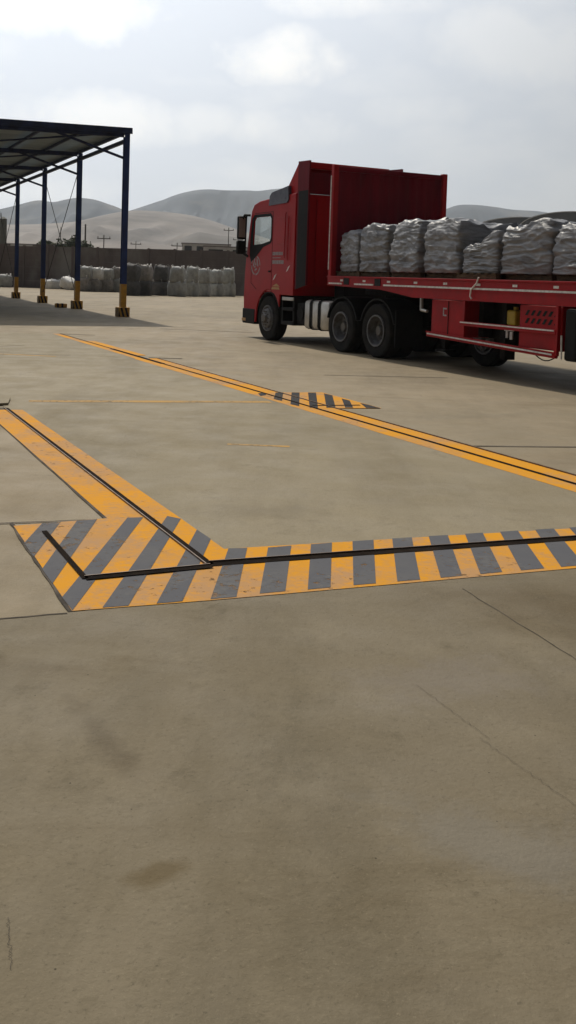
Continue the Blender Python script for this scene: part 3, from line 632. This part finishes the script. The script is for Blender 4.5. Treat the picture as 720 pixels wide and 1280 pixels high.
b = MB(); b.box(-.21, -.17, -.14, WID, zr(0)-.14, zr(0)+.06, 0, Matrix.Rotation(0, 4, 'X')); bmesh.ops.transform(b.b, matrix=Matrix.Translation((0, 0, zr(0))) @ Matrix.Rotation(-math.atan(drop), 4, 'X') @ Matrix.Translation((0, 0, -zr(0))), verts=b.b.verts); b.build('fascia', M['navy'], cano)
for (xa, xb) in ((SP[1], SP[2]), (SP[3], SP[4])):
    b = MB(); b.rod((xa+.1, 0, EH-.5), (xb-.1, 0, .5), .014, n=6); b.rod((xb-.1, 0, EH-.5), (xa+.1, 0, .5), .014, n=6); b.build('cross_rod', M['chassis'], cano)
# low painted wheel stop beside the third post
g = G(76, 384.5); o = empty('wheel_stop', g, math.atan2(cu.y, cu.x)-R(90), 'small yellow and black kerb block on the ground left of the third post', 'wheel stop')
b = MB(); b.box(-.24, .24, -.1, .1, 0, .17, .03); b.build('block', M['postyellow'], o)
b = MB(); [b.box(x-.04, x+.04, -.105, .105, .01, .176) for x in (-.14, .04)]; b.build('band', M['black_paint'], o)

# ================================================================= WHEELS
def wheel(parent, x, y, out, dual, z=.525, r=.525):
    """out = -1 when the outer face looks to -y"""
    w = .30
    def tyre(b, yc):
        pr = [(.292, -.12), (.36, -.145), (r-.09, -.155), (r-.025, -.148), (r, -.12), (r, -.07), (r-.012, -.066), (r-.012, -.056), (r, -.052), (r, .052), (r-.012, .056), (r-.012, .066), (r, .07), (r, .12), (r-.025, .148), (r-.09, .155), (.36, .145), (.292, .12)]
        b.lathe(pr, x, yc, z, 44)
    b = MB(); tyre(b, y-out*.155)
    if dual: tyre(b, y-out*.50)
    t_ = b.build('wheel', M['tyre'], parent, smooth=True)
    f = lambda v: y+out*v   # outwards offset from the outer tyre face line
    b = MB(); yy = lambda d: f(-d)-0
    if dual: pr = [(.31, f(.006)), (.285, f(.006)), (.275, f(-.03)), (.262, f(-.13)), (.245, f(-.17)), (.20, f(-.185)), (.13, f(-.18)), (.13, f(-.20)), (.27, f(-.20)), (.31, f(-.03))]
    else: pr = [(.31, f(.006)), (.285, f(.006)), (.272, f(-.03)), (.25, f(-.04)), (.235, f(.02)), (.19, f(.045)), (.13, f(.05)), (.13, f(.0)), (.25, f(-.12)), (.31, f(-.03))]
    b.lathe([(a_, c_) for a_, c_ in pr], x, 0, z, 40); b.build('rim', M['rim'], t_, smooth=True)
    b = MB(); d0 = -.19 if dual else .02; d1 = -.06 if dual else .10
    b.lathe([(.001, f(d1)), (.085, f(d1)), (.10, f(d1-.02)), (.125, f(d0+.02)), (.125, f(d0-.03)), (.001, f(d0-.03))], x, 0, z, 24, closed=False)
    for k in range(10):
        a = k*math.pi/5; b.rod((x+.165*math.cos(a), f(d0-.005 if dual else .03), z+.165*math.sin(a)), (x+.165*math.cos(a), f(d0+.04 if dual else .075), z+.165*math.sin(a)), .017, n=6)
    for k in range(10):
        a = k*math.pi/5+.3; b.rod((x+.222*math.cos(a), f(-.178 if dual else .028), z+.222*math.sin(a)), (x+.222*math.cos(a), f(-.172 if dual else .034), z+.222*math.sin(a)), .024, n=10)
    b.build('hub', M['hub'], t_, smooth=True)
    return t_
def guard(parent, x, y0, y1, r, a0, a1, mat, name='mudguard', z=.525, th=.03):
    b = MB(); n = 18; prev = None
    for i in range(n+1):
        a = R(a0+(a1-a0)*i/n); c_, s_ = math.cos(a), math.sin(a)
        ring = [b.b.verts.new((x+rr*c_, yy, z+rr*s_)) for rr, yy in ((r, y0), (r+th, y0), (r+th, y1), (r, y1))]
        if prev:
            for j in range(4): b.b.faces.new((prev[j], prev[(j+1) % 4], ring[(j+1) % 4], ring[j]))
        else: b.b.faces.new(ring)
        prev = ring
    b.b.faces.new(prev[::-1]); return b.build(name, mat, parent, smooth=True)

# ================================================================= TRACTOR
td = Vector((2.19, -4.28, 0)).normalized(); tr0 = G(333, 425)
TR = empty('tractor_truck', tr0, math.atan2(td.y, td.x), 'red heavy truck tractor coupled to the loaded trailer, seen from its left rear', 'truck')
# side outline of the cab (x rearwards, z up); front wheel at x=0
arch = [(.0+.64*math.cos(R(a)), .56+.64*math.sin(R(a))) for a in range(178, 19, -12)]
side = [(-1.36, .40), (-1.40, .95), (-1.37, 1.6), (-1.30, 2.1), (-1.16, 2.75), (-1.06, 3.12), (-.92, 3.27), (-.6, 3.34), (.1, 3.38), (1.30, 3.42), (1.30, 1.10), (.62, 1.10)]+arch[::-1]+[(-.66, .40)]
win = [(-.93, 2.28), (-.90, 2.86), (-.82, 2.95), (.02, 2.95), (.08, 2.89), (.08, 2.44), (.02, 2.36), (-.4, 2.30)]
b = MB()
for (y0, y1) in ((.0, .045), (2.455, 2.50)): b.prism(side, y0, y1, [win])
def sweep(pts, y0, y1, th=.04):      # skin following the outline between both sides
    for (xa, za), (xb, zb) in zip(pts, pts[1:]): b.bar((xa, (y0+y1)/2, za), (xb, (y0+y1)/2, zb), y1-y0, th)
top = [(-1.06, 3.10), (-.92, 3.25), (-.6, 3.32), (.1, 3.36), (1.28, 3.40)]
sweep(top, .046, 2.454); b.box(1.24, 1.28, .046, 2.454, 1.1, 3.38); b.box(-1.37, -1.32, .046, 2.454, .95, 1.95); b.box(-1.2, 1.24, .046, 2.454, 1.12, 1.18)
cab = b.build('cab', M['red'], TR)
bv = cab.modifiers.new('bevel', 'BEVEL'); bv.width = .02; bv.segments = 2; bv.limit_method = 'ANGLE'; bv.angle_limit = R(50)
# door seam, rubbing line, window surround
b = MB()
for p, q in (((-.98, 1.35), (-.98, 2.25)), ((.16, 1.15), (.16, 3.05)), ((.16, 3.05), (-.86, 3.05)), ((-.98, 1.35), (-.66, 1.2))): b.bar((p[0], -.001, p[1]), (q[0], -.001, q[1]), .006, .012)
b.build('door_seam', M['black'], cab)
b = MB(); surround = [(-1.10, 2.02), (-1.08, 2.4), (-1.0, 2.93), (-.86, 3.02), (.04, 3.02), (.13, 2.94), (.13, 2.36), (.05, 2.30), (-.35, 2.22), (-.75, 1.98), (-1.0, 1.86)]
b.prism(surround, -.006, -.001, [win]); b.build('window_surround', M['black'], cab)
b = MB(); b.prism(win, .018, .024); wn = b.build('door_window', M['glass'], cab)
b = MB(); b.prism(win, 2.474, 2.480); b.build('door_window', M['glass'], cab)
b = MB(); b.bar((-1.345, 1.25, 1.97), (-1.06, 1.25, 3.08), 2.38, .012); b.build('windscreen', M['glass'], cab)
b = MB(); b.box(.02, .13, -.03, -.007, 1.62, 1.66, .005); b.build('door_handle', M['black'], cab)
# rear pillar trim with two thin highlights (the grab rail and air pipe)
b = MB(); b.path([(.86, -.02, 1.95), (.86, -.035, 2.0), (.88, -.035, 2.95), (.88, -.02, 3.0)], .012); b.path([(1.0, -.02, 1.9), (1.02, -.03, 2.0), (1.04, -.03, 2.9)], .01); b.build('grab_rail', M['red'], cab)
b = MB(); b.box(.35, .82, -.012, -.001, 2.28, 2.9, .005); b.build('side_locker', M['red'], cab)
# seats inside
b = MB()
for y in (.45, 1.55): b.box(-.1, .4, y, y+.5, 1.5, 1.65, .04); b.box(.35, .5, y, y+.5, 1.6, 2.3, .04)
b.build('seat', M['black'], TR)
b = MB(); b.box(-1.25, -.85, .1, 2.4, 1.80, 1.98, .04); b.build('dashboard', M['black'], TR)
# bumper and step
b = MB(); b.box(-1.43, -.70, -.012, 2.512, .34, .72, .03); b.build('bumper', M['black'], TR)
b = MB(); b.box(-1.425, -1.2, -.02, -.012, .40, .47); b.build('marker_reflector', M['gold'], TR)
b = MB(); b.box(.70, 1.28, .03, .5, .42, .50, .01); b.box(.70, 1.28, .03, .45, .75, .82, .01); b.box(.66, .72, .05, .45, .42, 1.08); b.box(1.24, 1.30, .05, .45, .42, 1.08); b.box(.72, 1.24, .3, .34, .45, 1.05); b.build('step', M['black'], TR)
b = MB(); b.box(.72, 1.28, .02, .05, .98, 1.06, .01); b.build('step_trim', M['tank'], TR)
guard(TR, 0, .02, .42, .60, 25, 165, M['black'], 'wheel_arch_liner', .53)
# visor-like roof box and spoiler
b = MB(); b.prism([(-.05, 3.20), (.0, 3.42), (.10, 3.50), (.95, 3.60), (.98, 3.30), (.90, 3.22)], -.03, .25); b.box(.05, .85, -.036, -.03, 3.30, 3.36); o = b.build('roof_air_intake', M['visor'], TR)
b = MB()
for y0, y1 in ((.05, .09), (2.41, 2.45)): b.prism([(.62, 3.40), (.75, 3.55), (1.30, 4.10), (1.34, 4.10), (1.34, 3.40)], y0, y1)
b.bar((.66, 1.25, 3.50), (1.32, 1.25, 4.10), 2.31, .04); b.box(1.30, 1.42, .1, 2.4, 3.98, 4.13, .02)
sp = b.build('roof_spoiler', M['red'], TR)
b = MB(); b.box(1.30, 1.40, .16, 2.34, 3.42, 3.90); b.build('spoiler_back', M['dred'], TR)
# side extenders behind the cab
for y0, y1 in ((.02, .06), (2.44, 2.48)):
    b = MB(); b.prism([(1.33, 1.25), (1.33, 4.12), (1.86, 4.10), (1.86, 1.35)], y0, y1); ex = b.build('side_deflector', M['dred'], TR)
    b = MB(); b.prism([(1.40, 1.25), (1.40, 3.45), (1.84, 3.45), (1.84, 1.35)], y0-.005, y0-.001); b.build('rubber_panel', M['black'], ex)
b = MB(); b.box(1.30, 1.36, .12, 2.38, 1.3, 3.4); b.box(1.36, 1.40, .5, .6, 1.4, 3.3); b.box(1.36, 1.40, 1.9, 2.0, 1.4, 3.3); b.build('cab_rear_panel', M['red'], TR)
b = MB(); b.rod((1.62, 2.1, .9), (1.62, 2.1, 3.3), .09, n=14); b.box(1.42, 1.9, 1.0, 2.2, 1.0, 1.9, .03); b.build('air_intake_stack', M['black'], TR)
b = MB()
for k, y in enumerate((.9, 1.15, 1.4)): b.path([(1.42, y, 2.3), (1.6, y, 1.75-.05*k), (1.95, y, 1.35), (2.4, y, 1.45), (2.95, y, 1.8)], .018)
b.build('air_hose', M['yellow'] if False else M['chassis'], TR)
# mirrors
for sgn, y in ((-1, 0), (1, 2.5)):
    b = MB(); yy = y+sgn*.17
    b.path([(-1.12, y, 3.02), (-1.20, y+sgn*.12, 3.02), (-1.22, yy, 2.92)], .03); b.path([(-1.20, y, 2.0), (-1.24, y+sgn*.12, 2.08), (-1.26, yy, 2.22)], .03)
    b.path([(-1.19, y+sgn*.08, 3.0), (-1.22, y+sgn*.08, 2.1)], .022)
    ar = b.build('mirror_arm', M['black'], TR, smooth=True)
    b = MB(); b.box(-1.34, -1.20, yy-.11, yy+.11, 2.42, 3.0, .045); b.box(-1.34, -1.21, yy-.12, yy+.12, 2.05, 2.39, .04); b.build('mirror_housing', M['black'], ar, smooth=True)
    b = MB(); b.box(-1.199, -1.195, yy-.10, yy+.10, 2.47, 2.95); b.build('mirror_glass', M['tank'], ar)
# door emblem, lettering, slashes
b = MB(); n = 28; cx_, cz_ = -.73, 1.78
for i in range(n):
    a, a2 = 2*math.pi*i/n, 2*math.pi*(i+1)/n
    if i % 7 == 6: continue
    b.poly([(cx_+r_*.26*math.cos(t_), -.0035, cz_+r_*.24*math.sin(t_)) for r_, t_ in ((1, a), (1, a2), (.84, a2), (.84, a))])
for qd in ([(-.16, -.02), (-.09, -.02), (-.03, .17), (-.09, .17)], [(.16, -.02), (.09, -.02), (.03, .17), (.09, .17)], [(-.05, -.14), (.07, -.10), (.07, -.06), (-.05, -.09)], [(-.10, -.05), (.0, -.05), (.0, -.02), (-.1, -.02)], [(-.04, .0), (.05, .0), (.0, .1)]):
    b.poly([(cx_+x, -.0036, cz_+z) for x, z in qd])
b.build('door_emblem', M['decal'], cab)
b = MB()
rnd = random.Random(3)
for zz, hh in ((2.06, .075), (1.86, .085)):
    x = .20
    while x < .74:
        w_ = rnd.uniform(.045, .08); b.box(x, x+w_, -.004, -.001, zz-hh/2, zz+hh/2); b.box(x+w_*.3, x+w_*.7, -.0055, -.004, zz-hh*.12, zz+hh*.2) if False else None; x += w_+.02
b.box(.20, .62, -.004, -.001, 1.955, 1.97)
b.build('door_lettering', M['decal'], cab)
b = MB()
for x, z in ((.30, 1.50), (.98, 1.70)): b.poly([(x-.06, -.004, z-.07), (x+.03, -.004, z-.03), (x+.14, -.004, z+.09), (x+.04, -.004, z+.05)])
b.build('reflective_slash', M['white'], cab)
b = MB(); b.poly([(.18, -.004, 1.22), (.62, -.004, 1.22), (.58, -.004, 1.27), (.22, -.004, 1.27)]); b.poly([(.22, -.004, 1.29), (.62, -.004, 1.29), (.45, -.004, 1.36)]); b.build('lower_decal', M['gold'], cab)
# chassis
b = MB(); b.box(-1.0, 5.7, .85, .95, .75, 1.02); b.box(-1.0, 5.7, 1.55, 1.65, .75, 1.02)
for x in (.6, 1.7, 2.6, 3.4, 4.1, 4.9, 5.6): b.box(x, x+.1, .95, 1.55, .8, .98)
b.box(-.9, .9, .7, 1.8, .5, 1.1, .05); b.rod((0, .3, .525), (0, 2.2, .525), .07); b.rod((3.48, .3, .525), (3.48, 2.2, .525), .1); b.rod((4.84, .3, .525), (4.84, 2.2, .525), .1)
b.box(3.5, 4.8, .3, .5, .45, .62); b.build('chassis', M['chassis'], TR)
b = MB(); b.box(3.6, 4.6, .75, 1.75, 1.03, 1.14, .03); b.rod((4.1, 1.25, 1.1), (4.1, 1.25, 1.2), .5, n=24); b.build('fifth_wheel', M['chassis'], TR)
# fuel tank
b = MB(); b.box(1.72, 2.86, .06, .68, .38, 1.03, .09); tk_ = b.build('fuel_tank', M['tank'], TR, smooth=True)
b = MB()
for x in (2.08, 2.46): b.box(x-.03, x+.03, .05, .69, .37, 1.04, .09)
b.build('tank_strap', M['chassis'], tk_, smooth=True)
b = MB(); b.rod((2.7, .3, 1.03), (2.7, .3, 1.09), .06, n=14); b.rod((1.9, .3, 1.03), (1.9, .3, 1.07), .05, n=14); b.build('filler_cap', M['black'], tk_)
b = MB(); b.box(1.30, 1.66, .12, .7, .45, .95, .04); b.rod((1.48, .1, .7), (1.48, .7, .7), .15, n=16); b.build('battery_box', M['black'], TR)
for x in (3.48, 4.84):
    guard(TR, x, .02, .66, .60, 15, 165, M['black']); guard(TR, x, 1.84, 2.48, .60, 15, 165, M['black'])
wheel(TR, 0, 0, -1, False); wheel(TR, 0, 2.5, 1, False)
for x in (3.48, 4.84): wheel(TR, x, 0, -1, True); wheel(TR, x, 2.5, 1, True)
b = MB(); b.box(5.47, 5.50, .03, .64, .25, .95); b.build('mudflap', M['black'], TR)

# ================================================================= TRAILER
TA = R(25); tld = Vector((math.sin(TA), -math.cos(TA), 0)); TL0 = Vector((.81, 20.2, 0))
TL = empty('flatbed_trailer', TL0, math.atan2(tld.y, tld.x), 'long red flatbed semi trailer with tall front headboard carrying wrapped pallets', 'trailer')
TW = 2.82; LEN = 12.4; DZ = 1.56
b = MB()
for i in range(14): b.box(.05, LEN, .09+i*(TW-.18)/14+.004, .09+(i+1)*(TW-.18)/14-.004, DZ-.05, DZ-.005)
b.build('deck', M['deckwood'], TL)
b = MB(); b.box(.0, LEN, .9, 1.02, 1.2, DZ-.055); b.box(.0, LEN, TW-1.02, TW-.9, 1.2, DZ-.055)
b.box(3.2, LEN, .9, 1.02, .85, 1.2); b.box(3.2, LEN, TW-1.02, TW-.9, .85, 1.2)
for i in range(24): b.box(.2+i*.52, .26+i*.52, .08, TW-.08, 1.40, DZ-.06)
b.build('frame', M['chassis'], TL)
def outline_flange():
    return [(-.03, DZ), (-.03, 1.37), (2.15, 1.33), (2.7, 1.28), (3.3, 1.215), (LEN, 1.215), (LEN, DZ)]
b = MB(); b.prism(outline_flange(), 0, .05); fl = b.build('side_rail', M['tred'], TL)
b = MB(); b.prism(outline_flange(), TW-.05, TW); b.build('side_rail', M['tred'], TL)
b = MB(); b.box(-.03, LEN, -.028, .0, DZ-.02, DZ+.008, .004); b.box(-.02, LEN, -.02, .0, 1.375, 1.395); b.build('rail_lip', M['tred'], fl)
for x0_, x1_ in ((2.3, LEN), (.05, .62), (1.15, 1.9)): b = MB(); b.box(x0_, x1_, -.024 if x0_ > 2 else -.014, -.001, 1.40, 1.43); b.build('reflective_strip', M['white'], fl)
for i in range(13): x = .55+i*.93; b = MB(); b.box(x, x+.11, -.006, -.001, 1.462, 1.50); b.build('marker_label', M['white'], fl)
for x in (.70, 1.95): b = MB(); b.box(x, x+.22, -.012, -.001, 1.39, DZ-.03); b.build('stake_pocket', M['black'], fl)
# headboard: corner posts, corrugated panel, top rail
HB = 3.86
for y in (TW-.12, 0): b = MB(); b.box(-.02, .10, y, y+.12, DZ+.002, HB+.03, .012); hb = b.build('headboard_post', M['tred'], TL)
b = MB(); b.box(.0, .08, .12, TW-.12, HB-.10, HB, .01); b.build('headboard_top_rail', M['dred'], TL)
b = MB(); n = 44; y0, y1 = .125, TW-.125; pr = [(y0+(y1-y0)*i/n, (.02 if (i//2) % 2 else .045)) for i in range(n+1)]
va = [b.b.verts.new((d, y, DZ)) for y, d in pr]; vb_ = [b.b.verts.new((d, y, HB-.1)) for y, d in pr]
for i in range(n): b.b.faces.new((va[i], va[i+1], vb_[i+1], vb_[i]))
e = bmesh.ops.extrude_face_region(b.b, geom=list(b.b.faces)); [setattr(v.co, 'x', v.co.x-.01) for v in e['geom'] if isinstance(v, bmesh.types.BMVert)]
b.build('headboard_panel', M['dred'], TL)
b = MB(); b.box(-.015, .015, -.012, -.001, 1.7, HB-.2); b.build('post_trim', M['white'], hb)
# side boxes and rails
b = MB(); b.box(3.85, 4.80, .06, .6, .60, 1.205, .015); tb = b.build('side_box', M['tred'], TL)
b = MB(); b.box(4.36, 4.375, .052, .059, .62, 1.19); b.build('box_seam', M['chassis'], tb)
b = MB(); bx, bz = 4.26, 1.0
for qd in (((-.05, .07), (.06, .07), (.06, .045), (-.05, .045)), ((-.05, .045), (-.02, .045), (-.02, -.045), (-.05, -.045)), ((-.05, -.045), (.06, -.045), (.06, -.07), (-.05, -.07))): b.poly([(bx+x, .054, bz+z) for x, z in qd])
b.build('painted_mark', M['decal'], tb)
b = MB(); b.box(6.25, 7.20, .06, .55, .56, 1.205, .015); tb2 = b.build('side_box', M['tred'], TL)
b = MB()
for zz in (1.10, .98):
    for k in range(6): b.poly([(6.38+k*.13, .054, zz-.05), (6.44+k*.13, .054, zz-.05), (6.50+k*.13, .054, zz+.03), (6.44+k*.13, .054, zz+.03)])
b.build('vent_slot', M['black'], tb2)
b = MB(); b.box(4.80, 7.15, -.01, .04, .80, .875, .008); b.build('guard_rail', M['tred'], TL)
b = MB(); b.box(4.82, 7.12, -.022, -.011, .846, .866); b.build('guard_rail_highlight', M['white'], TL)
b = MB(); b.bar((3.80, .03, .60), (7.15, .03, .50), .06, .085, .008); b.bar((3.80, -.005, .64), (7.15, -.005, .54), .012, .02)
for x, z0 in ((4.85, .58), (7.12, .5)): b.box(x, x+.06, .0, .05, z0, 1.21)
b.build('underrun_rail', M['tred'], TL)
b = MB(); b.bar((3.85, -.018, .608), (7.1, -.018, .512), .008, .022); b.build('rail_reflector', M['white'], TL)
b = MB(); b.box(4.85, 6.2, .55, .62, .6, 1.2); b.rod((5.0, .9, .9), (6.1, .9, .9), .2, n=18); b.rod((5.0, 1.5, .85), (6.1, 1.5, .85), .2, n=18); b.box(4.9, 5.02, .3, .5, .62, 1.2); b.box(5.5, 5.62, .3, .5, .3, 1.2)
b.build('air_tank', M['chassis'], TL)
b = MB(); b.box(5.62, 5.84, .30, .5, .86, 1.10, .03); b.rod((5.73, .4, 1.1), (5.73, .4, 1.15), .04); b.build('water_can', M['yellow'], TL)
b = MB(); b.box(5.70, 5.74, .24, .26, .66, .78); b.box(5.80, 5.86, .24, .26, .64, .76); b.box(5.66, 5.88, .24, .26, .77, .79); b.build('hanging_tag', M['white'], TL)
# landing legs
for y in (.55, TW-.67):
    b = MB(); b.box(3.45, 3.59, y, y+.12, .45, 1.25); b.box(3.47, 3.57, y+.01, y+.11, .3, .45); b.box(3.36, 3.68, y-.06, y+.18, .26, .3); b.build('landing_leg', M['chassis'], TL)
b = MB(); b.path([(3.30, .2, 1.25), (3.34, .18, 1.0), (3.5, .2, .98)], .03); b.build('crank_handle', M['tank'], TL)
# spare wheels slung under the frame
wheel(TL, 3.70, 1.30, -1, False, z=.53)
# cable loop under the rear of the guard
b = MB(); b.path([(6.55+.07*k, .1, .50-.10*math.sin(math.pi*k/8)) for k in range(9)], .009); b.build('loose_cable', M['black'], TL)
# running gear
for x in (8.15, 9.45, 10.75):
    wheel(TL, x, .02, -1, True); wheel(TL, x, TW-.02, 1, True)
    guard(TL, x, .02, .66, .60, 20, 160, M['black']); guard(TL, x, TW-.66, TW-.02, .60, 20, 160, M['black'])
b = MB(); [b.rod((x, .3, .525), (x, TW-.3, .525), .09) for x in (8.15, 9.45, 10.75)]; b.box(7.7, 11.2, .9, 1.0, .55, .86); b.box(7.7, 11.2, TW-1.0, TW-.9, .55, .86); b.build('axle', M['chassis'], TL)
b = MB(); b.box(7.30, 7.56, .02, .66, .44, 1.18, .04); b.build('mudflap', M['black'], TL)
b = MB(); b.path([(7.29, .0, .46), (7.27, .0, .80)], .012); b.build('flap_stay', M['white'], TL)
# loose strap hanging over the rail
b = MB(); b.path([(5.30, -.03, 1.60), (5.26, -.04, 1.50), (5.12, -.04, 1.40), (5.10, -.04, 1.29), (5.14, -.04, 1.25)], .013); b.build('loose_strap', M['white'], TL)
b = MB(); b.box(LEN-.06, LEN, .1, TW-.1, 1.2, DZ, .01); b.build('rear_bumper', M['tred'], TL)

# ================================================================= WRAPPED PALLETS on the trailer
palm = None
def wrapped(x, y, a, d, h, label, seed, slope=0., mat='wrap', neck=0.):
    """shrink wrapped load: a along the trailer, d across, h tall"""
    global palm
    c, s = math.cos(TA), math.sin(TA)
    loc = TL0+tld*x+Vector((math.cos(TA), math.sin(TA), 0))*y; loc.z = DZ-.004
    root = empty('wrapped_pallet', loc, math.atan2(tld.y, tld.x)+random.Random(seed).uniform(-.05, .05), label, 'pallet load', 'wrapped pallets on the trailer')
    if palm is None:
        b = MB()
        for yy in (-.5, 0, .5): b.box(-.52, .52, yy-.045, yy+.045, .02, .09)
        for k in range(6): b.box(-.53+k*.19, -.43+k*.19, -.56, .56, .092, .115); 
        for k in range(3): b.box(-.52+k*.47, -.42+k*.47, -.56, .56, 0, .018)
        p = b.build('pallet', M['wood'], root); palm = p.data
    else:
        p = bpy.data.objects.new('pallet', palm); C.objects.link(p); p.parent = root
    bm = bmesh.new(); bmesh.ops.create_cube(bm, size=1); bmesh.ops.subdivide_edges(bm, edges=bm.edges, cuts=44, use_grid_fill=True)
    o3 = Vector((seed*5.3, seed*2.1, 0))
    for v in bm.verts:
        x_, y_, z_ = v.co*2
        zz = (z_+1)/2
        k = 1/max(.001, (abs(x_)**11+abs(y_)**11)**(1/11)); m_ = max(abs(x_), abs(y_))
        f_ = (k*m_)**.8; x_, y_ = x_*f_, y_*f_
        big = noise.noise(Vector((x_*1.1, y_*1.1, zz*1.5))+o3)
        def ridge_(v_): return max(0, 1-abs(noise.noise(v_))*5)
        w1 = ridge_(Vector((x_*.8, y_*.8, zz*8+.8*big))+o3*1.7)                 # long taut horizontal creases
        w2 = ridge_(Vector((x_*1.3, y_*1.3, zz*15-1.2*big+x_*.8))+o3)
        w3 = ridge_(Vector((x_*2.0+zz*4, y_*2.0-zz*4, zz*1.5))+o3*2)           # slanted pulls of film
        lay = abs(math.sin(zz*math.pi*4.5+big*1.2))**.6
        rad = 1+.04*big+.030*w1+.018*w2+.028*w3*(zz > .15)+.035*lay-.07*max(0, zz-.86)/.14-neck*max(0, zz-.45)
        tp = max(0, zz-.55)/.45
        hh = zz*h + tp*(.09*noise.noise(Vector((x_*1.0, y_*1.0, 5))+o3)*1.3+.03*noise.noise(Vector((x_*3, y_*3, 2))+o3)) + slope*tp*x_*.5*h
        if z_ > .98: hh += .03*(1-m_)+.035*ridge_(Vector((x_*1.8, y_*1.8, 9))+o3)
        v.co = (x_*a/2*rad+.03*big, y_*d/2*rad, .11+max(0, hh))
    mb = MB(); mb.b.free(); mb.b = bm; lo = mb.build('wrapped_load', M[mat], root, smooth=False, norm=False); lo.data.polygons.foreach_set('use_smooth', [True]*len(lo.data.polygons))
    return root
wrapped(.66, .66, .80, 1.05, .76, 'narrow grey wrapped pallet load right against the front headboard', 1)
wrapped(1.62, .70, 1.00, 1.15, .88, 'second wrapped pallet load from the headboard, with flat ridged layers', 2)
wrapped(2.78, .72, 1.05, 1.2, .93, 'third wrapped pallet load, tallest, with a peaked top', 3, neck=.22)
wrapped(3.98, .74, 1.10, 1.2, .86, 'fourth wrapped pallet load, broad, behind the low sloping one', 4)
wrapped(5.12, .58, .92, .95, .52, 'lowest wrapped pallet load with a top sloping down to the left', 5, slope=.42)
wrapped(6.20, .76, 1.12, 1.2, .72, 'wrapped pallet load just right of the low sloping one', 6)
wrapped(7.36, .78, 1.10, 1.2, .66, 'wrapped pallet load with narrow lighter neck, two places right of the low sloping one', 7, neck=.1)
wrapped(8.56, .80, 1.10, 1.2, .72, 'rearmost near side wrapped pallet load past the picture edge', 8)
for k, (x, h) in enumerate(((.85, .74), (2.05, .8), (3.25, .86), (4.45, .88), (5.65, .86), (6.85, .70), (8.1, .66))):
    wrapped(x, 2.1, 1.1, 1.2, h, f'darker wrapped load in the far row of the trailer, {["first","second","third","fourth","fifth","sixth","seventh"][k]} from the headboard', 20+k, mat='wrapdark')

# ================================================================= HAZE
b = MB(); b.box(-2600, 2600, -290, 2600, -1.06, 260)
hz = b.build('haze', bpy.data.materials.new('haze_air')); hm = hz.data.materials[0]; hm.use_nodes = True; t = hm.node_tree; t.nodes.clear()
pv = t.nodes.new('ShaderNodeVolumePrincipled'); pv.inputs['Color'].default_value = (.86, .93, 1, 1); pv.inputs['Density'].default_value = .00017; pv.inputs['Anisotropy'].default_value = .2
ou = t.nodes.new('ShaderNodeOutputMaterial'); t.links.new(pv.outputs[0], ou.inputs['Volume']); tag(hz, kind='stuff')
